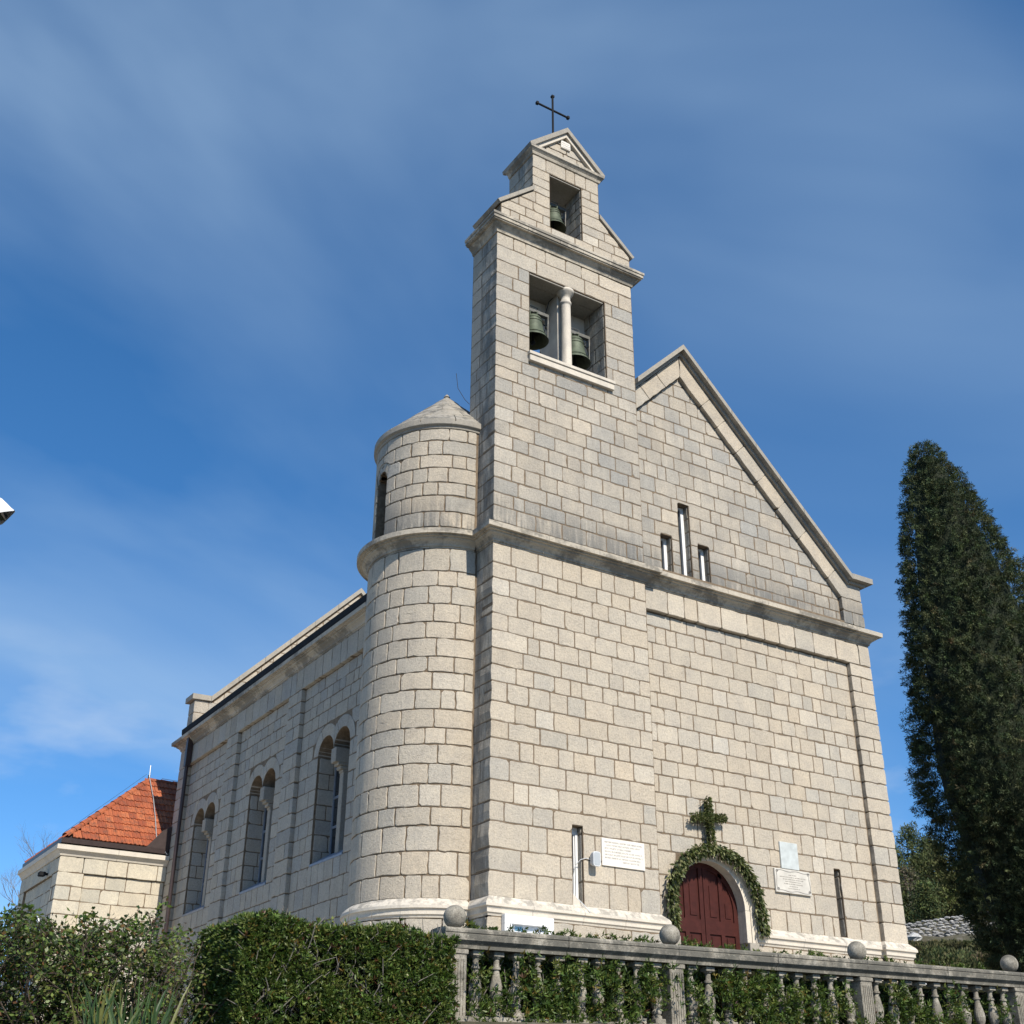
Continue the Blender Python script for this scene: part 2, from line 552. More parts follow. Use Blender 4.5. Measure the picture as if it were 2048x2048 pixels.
def leaves(name, P, D, L, Wd, T, material, parent, rng, fold=0.25, bend=0.0):
    """cloud of diamond leaves as one mesh: P base, D unit direction, L length, Wd width, T tint"""
    n = len(P)
    r = rng.normal(size=(n, 3))
    S = np.cross(D, r)
    S /= np.linalg.norm(S, axis=1)[:, None] + 1e-9
    N = np.cross(S, D)
    L = np.broadcast_to(L, n)[:, None]
    Wd = np.broadcast_to(Wd, n)[:, None]
    mid = P + D * L * 0.5
    tip = P + D * L - np.array([0, 0, 1.0]) * L * bend
    v = np.stack([P, mid + S * Wd * 0.5 + N * Wd * fold, tip, mid - S * Wd * 0.5 + N * Wd * fold], 1).reshape(-1, 3)
    c = (v.min(0) + v.max(0)) / 2
    me = bpy.data.meshes.new(name)
    me.vertices.add(n * 4)
    me.vertices.foreach_set('co', (v - c).astype(np.float32).ravel())
    me.loops.add(n * 4)
    me.loops.foreach_set('vertex_index', np.arange(n * 4, dtype=np.int32))
    me.polygons.add(n)
    me.polygons.foreach_set('loop_start', np.arange(0, n * 4, 4, dtype=np.int32))
    me.polygons.foreach_set('loop_total', np.full(n, 4, dtype=np.int32))
    me.update()
    me.validate()
    at = me.attributes.new('tint', 'FLOAT_COLOR', 'POINT')
    at.data.foreach_set('color', np.repeat(np.c_[T, np.ones(n)], 4, 0).astype(np.float32).ravel())
    me.materials.append(MATS[material])
    return link(name, me, parent, c)


def unit(a):
    return a / (np.linalg.norm(a, axis=1)[:, None] + 1e-9)


def tints(rng, n, cols, wts, var=0.15):
    c = np.array(cols)[rng.choice(len(cols), n, p=np.array(wts) / sum(wts))]
    return np.clip(c * (1 + rng.normal(size=(n, 1)) * var) * (1 + rng.normal(size=(n, 3)) * var * 0.3), 0.004, 0.9)


# camera projection in the script, only used to sort stones by the size they show
_R = _co.rotation_euler.to_matrix()


def px_area(c, n, a):
    q = Vector(c) - Vector(CAM)
    d = q.length
    return a * abs(Vector(n).dot(q / d)) / (d * d) if Vector(n).dot(q) < 0 else 0.0


# ------------------------------------------------------------------ ashlar
STONES = {}      # thing name -> list of (size, verts, faces, tint, parent part)
rs = random.Random(7)


def stone_tint(z, kind='low'):
    r = rs.random()
    if kind == 'up':
        b = (0.455, 0.41, 0.342) if r < 0.62 else (0.395, 0.37, 0.325) if r < 0.84 else (0.50, 0.45, 0.375)
    elif kind == 'annex':
        b = (0.56, 0.51, 0.41) if r < 0.75 else (0.47, 0.445, 0.375)
    elif kind == 'side':
        b = (0.45, 0.41, 0.345) if r < 0.7 else (0.40, 0.375, 0.33)
    else:
        b = (0.50, 0.442, 0.358) if r < 0.78 else (0.455, 0.415, 0.35) if r < 0.90 else (0.545, 0.49, 0.405)
    k = 1 + rs.gauss(0, 0.032)
    w = rs.gauss(0, 0.012)
    return (b[0] * k * (1 + w), b[1] * k, b[2] * k * (1 - w * 1.3))


def densify(poly, step, jit):
    out = []
    n = len(poly)
    for i in range(n):
        (x0, y0), (x1, y1) = poly[i], poly[(i + 1) % n]
        d = hypot(x1 - x0, y1 - y0)
        k = max(1, int(round(d / step)))
        for j in range(k):
            t = j / k
            x, y = x0 + (x1 - x0) * t, y0 + (y1 - y0) * t
            if j:
                t2 = t + rs.uniform(-0.3, 0.3) / k
                x, y = x0 + (x1 - x0) * t2, y0 + (y1 - y0) * t2
                nx, ny = -(y1 - y0) / d, (x1 - x0) / d
                q = rs.gauss(0, jit)
                x += nx * q
                y += ny * q
            out.append((x, y))
    return out


def chip(poly, lo=0.007, hi=0.025):
    out = []
    n = len(poly)
    for i in range(n):
        p, a, b = poly[i], poly[i - 1], poly[(i + 1) % n]
        c = rs.uniform(lo, hi)
        if rs.random() < 0.06:
            c *= 2.4
        for q in (a, b):
            d = hypot(q[0] - p[0], q[1] - p[1]) or 1
            t = min(0.35, c / d)
            out.append((p[0] + (q[0] - p[0]) * t, p[1] + (q[1] - p[1]) * t))
    return out


def clip_half(poly, a, b, c):
    """keep a*u+b*v<=c"""
    out = []
    n = len(poly)
    for i in range(n):
        p, q = poly[i], poly[(i + 1) % n]
        fp, fq = a * p[0] + b * p[1] - c, a * q[0] + b * q[1] - c
        if fp <= 0:
            out.append(p)
        if fp * fq < 0:
            t = fp / (fp - fq)
            out.append((p[0] + (q[0] - p[0]) * t, p[1] + (q[1] - p[1]) * t))
    return out


def parea(poly):
    return 0.5 * sum(poly[i][0] * poly[(i + 1) % len(poly)][1] - poly[(i + 1) % len(poly)][0] * poly[i][1] for i in range(len(poly)))


def add_stone(key, part, poly, f, proud=None, back=0.03, tint=None, jit=0.007, step=0.15, keep_circ=(), curved=False, joint=0.0112, bev=0.008):
    """poly: nominal cell (CCW, u right / v up).  The stone is inset by the joint, given worn arrises and pushed out of the mortar."""
    if abs(parea(poly)) < 0.006 or len(poly) < 3:
        return
    if parea(poly) < 0:
        poly = poly[::-1]
    n = len(poly)
    # inset
    ins = []
    for i in range(n):
        p, a, b = poly[i], poly[i - 1], poly[(i + 1) % n]
        e1 = Vector((p[0] - a[0], p[1] - a[1]))
        e2 = Vector((b[0] - p[0], b[1] - p[1]))
        if e1.length < 1e-5 or e2.length < 1e-5:
            continue
        e1.normalize()
        e2.normalize()
        n1, n2 = Vector((-e1.y, e1.x)), Vector((-e2.y, e2.x))
        m = n1 + n2
        if m.length < 0.2:
            continue
        m = m / (m.dot(n1))
        ins.append((p[0] + m.x * joint, p[1] + m.y * joint))
    if len(ins) < 3 or parea(ins) < 0.004:
        return
    pr = 0.006 + rs.uniform(0, 0.005) if proud is None else proud
    if curved:
        pr, step = pr + 0.009, 0.11
    P = densify(chip(ins), step, jit)
    for (cu, cv, R) in keep_circ:          # push the outline out of an arch ring and follow its curve
        Q, fl = [], []
        for u, v in P:
            r = hypot(u - cu, v - cv)
            if r < R and v > cv - 0.02:
                a = atan2(max(v - cv, 0.0), u - cu)
                Q.append((cu + R * cos(a), cv + R * sin(a)))
                fl.append(a)
            else:
                Q.append((u, v))
                fl.append(None)
        P = []
        for i in range(len(Q)):
            P.append(Q[i])
            a0, a1 = fl[i], fl[(i + 1) % len(Q)]
            if a0 is not None and a1 is not None and abs(a1 - a0) > 0.25:
                k = int(abs(a1 - a0) / 0.16)
                P += [(cu + R * cos(a0 + (a1 - a0) * j / k), cv + R * sin(a0 + (a1 - a0) * j / k)) for j in range(1, k)]
    if parea(P) < (0.004 if not keep_circ else max(0.010, 0.30 * parea(ins))):
        return
    k = len(P)
    cu, cv = sum(p[0] for p in P) / k, sum(p[1] for p in P) / k
    inner = []
    for (u, v) in P:
        d = hypot(u - cu, v - cv) or 1
        t = min(0.4, bev * 1.3 / d)
        inner.append((u + (cu - u) * t, v + (cv - v) * t))
    vs = [f(u, v, -back) for u, v in P] + [f(u, v, pr - bev * 0.7) for u, v in P] + [f(u, v, pr) for u, v in inner]
    fs = []
    for r in (0, 1):
        for i in range(k):
            j = (i + 1) % k
            fs.append((r * k + i, r * k + j, (r + 1) * k + j, (r + 1) * k + i))
    if curved:                             # fan around a centre line so the face follows the cylinder
        us = sorted(set(round(p[0], 3) for p in inner))
        top = sorted([(p[0], i) for i, p in enumerate(inner) if p[1] >= cv])
        bot = sorted([(p[0], i) for i, p in enumerate(inner) if p[1] < cv])
        mid = []
        nm = 5
        u0, u1 = min(us), max(us)
        for m in range(nm):
            u = u0 + (u1 - u0) * (m + 0.5) / nm
            mid.append(len(vs))
            vs.append(f(u, cv, pr + rs.uniform(0, 0.002)))

        def near(u):
            return mid[min(nm - 1, max(0, int((u - u0) / (u1 - u0 + 1e-6) * nm)))]
        for i in range(k):
            j = (i + 1) % k
            a, b = near(inner[i][0]), near(inner[j][0])
            if a == b:
                fs.append((2 * k + i, 2 * k + j, a))
            else:
                fs.append((2 * k + i, 2 * k + j, b, a))
    else:
        fs.append(tuple(range(2 * k, 3 * k)))
    c = f(cu, cv, pr)
    nn = Vector(f(cu, cv, 1.0)) - Vector(f(cu, cv, 0.0))
    STONES.setdefault(key, []).append((px_area(c, nn, parea(P)), vs, fs, tint or stone_tint(c[2]), part))


def sub_rect(r, h):
    """rect minus rect -> list of rects"""
    u0, u1, v0, v1 = r
    a0, a1, b0, b1 = h
    if a0 >= u1 - 1e-6 or a1 <= u0 + 1e-6 or b0 >= v1 - 1e-6 or b1 <= v0 + 1e-6:
        return [r]
    out = []
    if a0 > u0:
        out.append((u0, a0, v0, v1))
    if a1 < u1:
        out.append((a1, u1, v0, v1))
    m0, m1 = max(u0, a0), min(u1, a1)
    if b0 > v0:
        out.append((m0, m1, v0, b0))
    if b1 < v1:
        out.append((m0, m1, b1, v1))
    return out


def ashlar(key, part, f, u0, u1, zl, avg=0.47, holes=(), circs=(), halves=(), kind='low', first_back=None, last_back=None, ext0=0.0, ext1=0.0, curved=False, back=0.03, starts=None, ends=None, min_end=0.16, jo=None):
    """coursed masonry on the frame f; zl = bed joint heights"""
    prev = []
    for ri in range(len(zl) - 1):
        v0, v1 = zl[ri], zl[ri + 1]
        a, b = u0, u1
        if starts:
            a = starts[ri]
        if ends:
            b = ends[ri]
        forced = set()
        notch = []
        for (h0, h1, b0, b1) in holes:
            if b0 < v1 - 0.01 and b1 > v0 + 0.01:
                if b0 < v0 + 0.02 and v0 + 0.04 < b1 < v1 - 0.06 and h1 - h0 < 0.6 and not any(h0 < c_[0] < h1 for c_ in circs):
                    notch.append((h0, h1, b1))
                else:
                    forced |= {h for h in (h0, h1) if a < h < b}
        cuts = []
        u = a
        while True:
            w = avg * min(1.75, max(0.58, rs.lognormvariate(0, 0.27)))
            u2 = u + w
            for _ in range(4):
                if any(abs(u2 - p) < 0.07 for p in prev):
                    u2 += 0.09
            if u2 > b - min_end:
                break
            cuts.append(u2)
            u = u2
        cuts = [c for c in cuts if all(abs(c - h) > 0.15 for h in forced) and all(not (h[0] - 0.13 < c < h[1] + 0.13) for h in notch)]
        us = sorted([a, b] + cuts + list(forced))
        prev = us[1:-1]
        for i in range(len(us) - 1):
            r = (us[i] - (ext0 if i == 0 else 0), us[i + 1] + (ext1 if i == len(us) - 2 else 0), v0, v1)
            rects = [r]
            nt_ = [h for h in notch if r[0] < h[0] and r[1] > h[1]]
            if nt_:
                h = nt_[0]
                add_stone(key, part, [(r[0], v0), (h[0], v0), (h[0], h[2]), (h[1], h[2]), (h[1], v0), (r[1], v0), (r[1], v1), (r[0], v1)], f, back=back, tint=stone_tint(v0, kind))
                continue
            for h in holes:
                rects = [q for s in rects for q in sub_rect(s, h)]
            bk = back
            if i == 0 and first_back:
                bk = first_back[ri] if hasattr(first_back, '__len__') else first_back
            if i == len(us) - 2 and last_back:
                bk = last_back
            for q in rects:
                if q[1] - q[0] < 0.05 or q[3] - q[2] < 0.05:
                    continue
                poly = [(q[0], q[2]), (q[1], q[2]), (q[1], q[3]), (q[0], q[3])]
                for hp in halves:
                    poly = clip_half(poly, *hp)
                    if len(poly) < 3:
                        break
                if len(poly) < 3:
                    continue
                mc = (sum(p[0] for p in poly) / len(poly), sum(p[1] for p in poly) / len(poly))
                if any(hypot(mc[0] - c[0], mc[1] - c[1]) < c[2] and mc[1] > c[1] - 0.05 for c in circs):
                    # keep only the corner that sticks out, if it is big enough
                    outp = [p for p in poly if all(hypot(p[0] - c[0], p[1] - c[1]) > c[2] or p[1] < c[1] for c in circs)]
                    if not outp or max(min(hypot(p[0] - c[0], p[1] - c[1]) - c[2] for c in circs) for p in outp) < 0.09:
                        continue
                z = v0
                add_stone(key, part, poly, f, back=bk, tint=stone_tint(z, kind), keep_circ=circs, curved=curved, step=0.13 if circs else 0.16, proud=0.005 if jo else None, joint=jo or 0.0112)


def flush_stones(key, root, limit, material, stuff_name):
    L = sorted(STONES[key], key=lambda s: -s[0])
    for (sz, vs, fs, t, part) in L[:limit]:
        MB().add(vs, fs, t).build('stone', material, part, fix=False)
    rest = MB()
    for (sz, vs, fs, t, part) in L[limit:]:
        rest.add(vs, fs, t)
    if rest.v:
        tag(rest.build(stuff_name, material, root, fix=False), kind='stuff')
    return len(L)


def zrows(z0, z1, avg):
    n = max(1, int(round((z1 - z0) / avg)))
    w = [1 + rs.uniform(-0.13, 0.13) for _ in range(n)]
    s = sum(w)
    out = [z0]
    for x in w:
        out.append(out[-1] + x / s * (z1 - z0))
    return out


def holed(outer, holes, f, depth, n=0.0):
    """planar wall face with real openings; each hole gets reveals of the given depth"""
    bm = bmesh.new()
    loops = []
    for lp in [outer] + list(holes):
        vv = [bm.verts.new((u, v, 0)) for u, v in lp]
        for i in range(len(vv)):
            bm.edges.new((vv[i], vv[(i + 1) % len(vv)]))
    bmesh.ops.triangle_fill(bm, use_beauty=True, use_dissolve=False, edges=bm.edges[:])
    bm.verts.index_update()
    m = MB()
    m.add([f(v.co.x, v.co.y, n) for v in bm.verts], [tuple(v.index for v in fc.verts) for fc in bm.faces])
    bm.free()
    for lp in holes:
        k = len(lp)
        m.add([f(u, v, n) for u, v in lp] + [f(u, v, n - depth) for u, v in lp], [(i, (i + 1) % k, k + (i + 1) % k, k + i) for i in range(k)])
    return m


def moulding(root, name, path, prof, material, block=1.15, closed=False, gap=0.003):
    """profile (out, z) swept along a plan path (outward = right-hand side when walking), cut into blocks, mitred at corners"""
    P = [Vector(p) for p in path]
    n = len(P)

    def nrm(i):
        d = (P[i + 1] - P[i]).normalized()
        return Vector((d.y, -d.x))
    obs = []
    for i in range(n - 1):
        d = P[i + 1] - P[i]
        L = d.length
        nn = nrm(i)

        def mit(a, b):
            m = a + b
            return m / m.dot(a)
        m0 = mit(nn, nrm(i - 1)) if i > 0 else nn
        m1 = mit(nn, nrm(i + 1)) if i < n - 2 else nn
        k = max(1, int(round(L / block)))
        ts = [0.0] + [(j + rs.uniform(-0.12, 0.12)) / k for j in range(1, k)] + [1.0]
        for j in range(k):
            A, B = P[i] + d * ts[j], P[i] + d * ts[j + 1]
            g = d.normalized() * gap
            if j > 0:
                A = A + g
            if j < k - 1:
                B = B - g
            ma = m0 if j == 0 else nn
            mb = m1 if j == k - 1 else nn
            vs = [(A.x + ma.x * o, A.y + ma.y * o, z) for o, z in prof] + [(B.x + mb.x * o, B.y + mb.y * o, z) for o, z in prof]
            q = len(prof)
            fs = [(r, (r + 1) % q, q + (r + 1) % q, q + r) for r in range(q)] + [tuple(range(q))[::-1], tuple(range(q, 2 * q))]
            obs.append(MB().add(vs, fs).build(name, material, root))
    return obs


def ring_moulding(root, name, cx, cy, r, a0, a1, prof, material, blocks=6):
    """revolved profile, th measured so that th=0 faces -Y and grows to -X"""
    for j in range(blocks):
        t0, t1 = a0 + (a1 - a0) * j / blocks + 0.001, a0 + (a1 - a0) * (j + 1) / blocks - 0.001
        n = 8
        m = MB()
        q = len(prof)
        vs = []
        for k in range(n + 1):
            t = t0 + (t1 - t0) * k / n
            for o, z in prof:
                vs.append((cx - sin(t) * (r + o), cy - cos(t) * (r + o), z))
        fs = []
        for k in range(n):
            for i in range(q):
                i2 = (i + 1) % q
                fs.append((k * q + i, k * q + i2, (k + 1) * q + i2, (k + 1) * q + i))
        fs.append(tuple(range(q)))
        fs.append(tuple(n * q + i for i in range(q))[::-1])
        m.add(vs, fs).build(name, material, root)

# ------------------------------------------------------------------ the setting
GZ = -2.35            # terrace level round the church
RZ = -5.05            # road level where the camera stands


def sstep(a, b, x):
    t = np.clip((x - a) / (b - a), 0, 1)
    return t * t * (3 - 2 * t)


def hill_h(x, y):
    d = 0.84 * x + 0.54 * y
    side = -0.54 * x + 0.84 * y
    h = 15.5 * sstep(26, 92, d) + 26 * sstep(80, 240, d)
    h = h * sstep(-75, -8, side) * (1 - 0.75 * sstep(12, 75, side))
    return h + sstep(25, 50, d) * (0.5 * np.sin(x * 0.31 + 1) * np.cos(y * 0.27) + 0.3 * np.sin(x * 0.9 + y * 0.7))


def build_ground():
    xs = np.unique(np.concatenate([np.linspace(-60, 160, 111), np.array([-3000, -1500, -700, -300, -150, -90, 200, 300, 500, 900, 1800, 3000])]))
    ys = np.unique(np.concatenate([np.array([-5.9, -5.88]), np.linspace(-5, 160, 84), np.array([-3000, -1200, -500, -200, -80, -40, -20, -10, 200, 300, 600, 1200, 3000])]))
    m = MB()
    X, Y = np.meshgrid(xs, ys)
    low = (1 - sstep(-4.6, -3.9, X)) * (1 - sstep(-3.0, 1.5, Y)) * (X > -40)
    Z = np.where(Y > -5.885, GZ - 1.15 * low, RZ) + np.where(Y > 0, hill_h(X, Y), hill_h(X, Y) * 0.0 + np.where(Y > -5.885, hill_h(X, Y), 0))
    nx = len(xs)
    v = np.stack([X, Y, Z], -1).reshape(-1, 3)
    f = [(j * nx + i, j * nx + i + 1, (j + 1) * nx + i + 1, (j + 1) * nx + i) for j in range(len(ys) - 1) for i in range(nx - 1)]
    m.add([tuple(p) for p in v], f)
    o = m.build('ground', 'earth', smooth=True, fix=False)
    tag(o, 'earth and scrub ground rising to a wooded hill', kind='structure')
    r = MB().box(-70, 90, -26, -6.6, RZ - 0.2, RZ + 0.02).build('road', 'asphalt')
    tag(r, 'grey asphalt road below the terrace', kind='structure')
    t = MB().box(-3.6, 14, -5.3, 17, GZ - 0.2, GZ + 0.02).build('pavement', 'paving')
    tag(t, 'stone paved terrace round the church', kind='structure')
    t = MB().box(-18, -3.62, 1.7, 30, GZ - 0.2, GZ + 0.012).build('bounce_yard', 'bounce_gravel')  # hidden pale ground, added to bounce warm sunlight onto the shaded side wall
    tag(t, 'pale unseen ground added to bounce light onto the side wall', kind='structure')


build_ground()

# ------------------------------------------------------------------ the church
church = thing('church', (5, 8.5, GZ), 'pale limestone church with bell gable, round stair turret and arched red door', 'church')


def FF(y0):
    return lambda u, v, n: (u, y0 - n, v)


def FL(x0):
    return lambda u, v, n: (x0 - n, -u, v)


TCX, TCY, TR1, TR2 = 0.0, 2.0, 1.42, 1.385
DN, DP = 0.09, 0.19
TW = 3.57                       # tower width
TD = 1.0                        # tower depth
ZT = [0, .424, .796, 1.235, 1.572, 1.936, 2.316, 2.664, 2.977, 3.324, 3.694, 4.006, 4.315, 4.655, 4.988, 5.356, 5.686, 5.996, 6.39]
ZN = [0, .385, .773, 1.198, 1.516, 1.906, 2.263, 2.605, 2.903, 3.244, 3.6, 3.929, 4.228, 4.577, 4.898, 5.256, 5.607, 5.90]
ZC = 6.39

# ---- cores (mortar) : tower
slitT = [(1.67, 0.02), (1.90, 0.02), (1.90, 1.36), (1.67, 1.36)]
m = holed([(0, GZ), (TW, GZ), (TW, 10.94), (0, 10.94)], [slitT], FF(0), 0.35)
m.add([(0, 0, GZ), (0, TD, GZ), (0, TD, 10.94), (0, 0, 10.94)], [(0, 1, 2, 3)])
m.add([(TW, 0, GZ), (TW, TD, GZ), (TW, TD, 10.94), (TW, 0, 10.94)], [(0, 1, 2, 3)])
m.add([(0, TD, 6), (TW, TD, 6), (TW, TD, 10.94), (0, TD, 10.94)], [(0, 1, 2, 3)])
m.add([(0, 0, 10.94), (TW, 0, 10.94), (TW, TD, 10.94), (0, TD, 10.94)], [(0, 1, 2, 3)])
m.box(0, 0.81, 0, TD, 10.94, 13.03).box(2.80, TW, 0, TD, 10.94, 13.03).box(0, TW, 0, TD, 13.03, 14.2)
m.box(0.92, 2.74, 0, TD, 14.2, 14.5).box(0.92, 1.37, 0, TD, 14.5, 16.05).box(2.25, 2.74, 0, TD, 14.5, 16.05).box(0.92, 2.74, 0, TD, 16.05, 16.5)
m.prism([(0.08, 14.2), (0.92, 14.2), (0.92, 15.33), (0.08, 14.59)], FF(0), -TD, 0)
m.prism([(2.74, 14.2), (3.57, 14.2), (3.57, 14.6), (2.74, 15.33)], FF(0), -TD, 0)
tower = m.build('tower_wall', 'mortar', church, fix=False)

# tower ashlar
q1 = [rs.choice((0.20, 0.40)) + rs.uniform(-0.04, 0.04) for _ in ZT]
for i in range(0, len(q1), 2):
    q1[i] = max(q1[i], 0.36)
hT = [(1.67, 1.90, 0.0, 1.36)]
ashlar('church', tower, FF(0), 0, TW, ZT, 0.43, hT, first_back=q1, ext0=0.022)
ashlar('church', tower, FL(0), -0.62, -0.2, ZT, 0.34, ends=[-q for q in q1], kind='side', jo=0.008)
ZU = zrows(6.85, 10.94, 0.325) + zrows(10.94, 13.03, 0.325)[1:] + [13.42, 13.75]
q2 = [rs.choice((0.22, 0.42)) + rs.uniform(-0.04, 0.04) for _ in ZU]
hU = [(0.81, 2.80, 10.94, 13.03)]
cut = len(ZU) - 3
ashlar('church', tower, FF(0), 0, TW, ZU[:cut + 1], 0.43, hU, first_back=q2, ext0=0.022, kind='up')
ashlar('church', tower, FF(0), 0, TW, ZU[cut:cut + 2], 0.80, (), first_back=q2[cut:], ext0=0.022, kind='low')
ashlar('church', tower, FF(0), 0, TW, ZU[cut + 1:], 0.47, (), first_back=q2[cut + 1:], ext0=0.022, kind='low')
ashlar('church', tower, FL(0), -TD, -0.2, ZU, 0.36, ends=[-q for q in q2], kind='side', min_end=0.1, jo=0.008)
ZJ = [z for z in ZU if 10.9 < z < 13.1]
ashlar('church', tower, FL(2.80), -TD, -0.035, ZJ, 0.36, kind='side', min_end=0.1)
ZS = [14.2, 14.5] + zrows(14.5, 15.33, 0.29)[1:]
ashlar('church', tower, FF(0), 0.08, TW - 0.0, ZS, 0.40, [(1.37, 2.25, 14.5, 16.05)], halves=[(-0.88, 1, 14.515), (0.88, 1, 17.745)])
ZX = zrows(15.33, 16.05, 0.27) + [16.42]
q3 = [rs.uniform(0.2, 0.45) for _ in ZX]
ashlar('church', tower, FF(0), 0.92, 2.74, ZX, 0.36, [(1.37, 2.25, 14.5, 16.05)], first_back=q3, ext0=0.022)
ashlar('church', tower, FL(0.92), -TD, -0.2, ZX, 0.36, ends=[-q for q in q3], kind='side', jo=0.008)
ashlar('church', tower, FL(2.25), -TD, -0.035, [14.5] + zrows(14.5, 15.33, 0.29)[1:] + ZX[1:-1], 0.33, kind='side', min_end=0.1)
# tympanum
ashlar('church', tower, FF(0.03), 0.9, 2.76, zrows(16.62, 17.55, 0.26), 0.42, halves=[(-0.953, 1, 15.74), (0.953, 1, 19.23)], min_end=0.1)
MB().prism([(0.86, 16.6), (2.80, 16.6), (1.83, 17.5)], FF(0.04), -0.9, 0).build('tympanum', 'mortar', church)

# shoulder copings
for s in (-1, 1):
    a = (1.83 + s * 0.90, 15.36)
    b = (1.83 + s * 1.80, 14.57)
    n = Vector((s * 0.66, 0.75)) * 0.085
    p = [a, b, (b[0] + n.x, b[1] + n.y), (a[0] + (n.x if s > 0 else n.x) * 0.0, a[1] + 0.11)]
    MB().prism(p if s > 0 else p[::-1], FF(0), -TD - 0.04, 0.055).build('shoulder_coping', 'old_trim', church)
# pediment
PC = [(0, 16.42), (0.03, 16.43), (0.05, 16.49), (0.10, 16.54), (0.115, 16.55), (0.115, 16.62), (-0.05, 16.66), (-0.05, 16.42)]
moulding(church, 'pediment_cornice', [(0.92, TD), (0.92, 0), (2.74, 0), (2.74, TD)], PC, 'string_stone', 1.3)
for s in (-1, 1):
    e = 1.83 + s * 1.05
    p = [(1.83, 17.46), (1.83, 17.60), (e, 16.60), (e, 16.63 - 0.10), (e - s * 0.07, 16.60)]
    p = [(1.83, 17.48), (1.83, 17.62), (e, 16.66), (e - s * 0.02, 16.58), (e - s * 0.10, 16.60)]
    MB().prism(p, FF(0), -TD - 0.1, 0.11).build('pediment_coping', 'old_trim', church)
    p = [(1.83, 17.36), (1.83, 17.48), (e - s * 0.10, 16.60), (e - s * 0.23, 16.60)]
    MB().prism(p, FF(0), -TD, 0.05).build('pediment_fillet', 'trim', church)
ds = MB().bbox(1.70, 1.96, -0.02, 0.05, 17.02, 17.24, 0.006).build('date_stone', 'marble', church)
mm = MB()
for k in range(3):
    zz = 17.19 - k * 0.06
    x = 1.73
    while x < 1.92:
        w = rs.uniform(0.008, 0.02)
        mm.box(x, x + w, -0.0215, -0.018, zz - 0.03, zz)
        x += w + 0.012
mm.build('inscription', 'engraving', ds)
# upper cornice
UC = [(0, 13.75), (0.03, 13.755), (0.035, 13.79), (0.06, 13.84), (0.12, 13.90), (0.13, 13.93), (0.19, 13.935), (0.19, 13.96), (0.215, 13.965), (0.215, 14.03), (0.235, 14.04), (0.235, 14.10), (-0.06, 14.215), (-0.06, 13.75)]
moulding(church, 'upper_cornice', [(0, TD), (0, 0), (TW, 0), (TW, TD)], UC, 'string_stone', 0.75)
# cross
xx, yy = 1.83, 0.5
MB().tube([(xx, yy, 17.5), (xx, yy, 19.12)], 0.026, 8).box(xx - 0.036, xx + 0.036, yy - 0.036, yy + 0.036, 19.10, 19.16).tube([(xx - 0.44, yy, 18.68), (xx + 0.44, yy, 18.68)], 0.026, 8) \
    .box(xx - 0.48, xx - 0.42, yy - 0.036, yy + 0.036, 18.645, 18.715).box(xx + 0.42, xx + 0.48, yy - 0.036, yy + 0.036, 18.645, 18.715).build('cross', 'black_iron', church)
# belfry fittings
MB().bbox(0.755, 2.95, -0.11, 0.5, 10.86, 10.94, 0.008).bbox(0.775, 2.93, -0.085, 0.3, 10.72, 10.862, 0.006).build('belfry_sill', 'trim', church)
MB().lathe([(0.13, 10.94), (0.13, 11.02), (0.115, 11.06), (0.112, 11.9), (0.112, 11.905), (0.108, 12.62), (0.108, 12.66), (0.125, 12.67), (0.13, 12.70), (0.125, 12.73), (0.105, 12.74), (0.105, 12.86), (0.13, 12.88), (0.17, 12.95), (0.185, 12.965), (0.19, 12.99), (0.19, 13.03)], 1.86, 0.16, 28).build('column', 'trim', church, smooth=True)
MB().bbox(1.74, 1.98, 0.30, 0.98, 10.94, 13.03, 0.01).build('pier', 'plaster', church)
for k in range(3):
    MB().bbox(0.83, 2.78, 0.02 + k * 0.325, 0.34 + k * 0.325, 12.985, 13.028, 0.008).build('belfry_ceiling_slab', 'old_trim', church)
MB().bbox(1.38, 2.24, 0.02, 0.98, 16.01, 16.048, 0.008).build('belfry_ceiling_slab', 'old_trim', church)
MB().bbox(0.83, 1.735, 0.74, 0.985, 12.55, 12.985, 0.01).build('rear_lintel', 'plaster', church)
MB().bbox(1.985, 2.79, 0.74, 0.985, 12.55, 12.985, 0.01).build('rear_lintel', 'plaster', church)
MB().tube([(1.735, 0.45, 13.0), (1.66, 0.5, 12.9), (1.60, 0.55, 12.6), (1.62, 0.6, 12.2), (1.55, 0.7, 11.9), (1.58, 0.75, 11.3), (1.6, 0.8, 10.95)], 0.010, 6).build('cable', 'cable', church)

# ---- lower string course / eaves cornice and plinth
LC = [(0, ZC), (0.012, 6.392), (0.012, 6.42), (0.035, 6.424), (0.045, 6.465), (0.085, 6.51), (0.135, 6.54), (0.145, 6.57), (0.19, 6.574), (0.19, 6.60), (0.255, 6.604), (0.26, 6.70), (-0.06, 6.86), (-0.06, ZC)]
moulding(church, 'string_course', [(0, 0.62), (0, 0), (TW, 0), (TW, DN), (10, DN), (10, 17.08)], LC, 'string_stone', 1.1)
PL = [(0, 0.02), (0.02, 0.0), (0.10, -0.07), (0.125, -0.11), (0.125, -0.155), (0.10, -0.165), (0.085, -0.20), (0.085, -0.25), (0.06, -0.27), (0.05, -0.30), (0.0, -0.31), (-0.05, -0.31), (-0.05, 0.02)]
moulding(church, 'plinth_course', [(0, 0.62), (0, 0), (TW, 0), (TW, DP), (3.88, DP)], PL, 'trim', 1.0)
moulding(church, 'plinth_course', [(5.94, DP), (9.33, DP), (9.33, DN), (10, DN), (10, 17.08)], PL, 'trim', 1.2)
ring_moulding(church, 'plinth_course', TCX, TCY, TR1, radians(3), radians(178), PL, 'trim', 4)
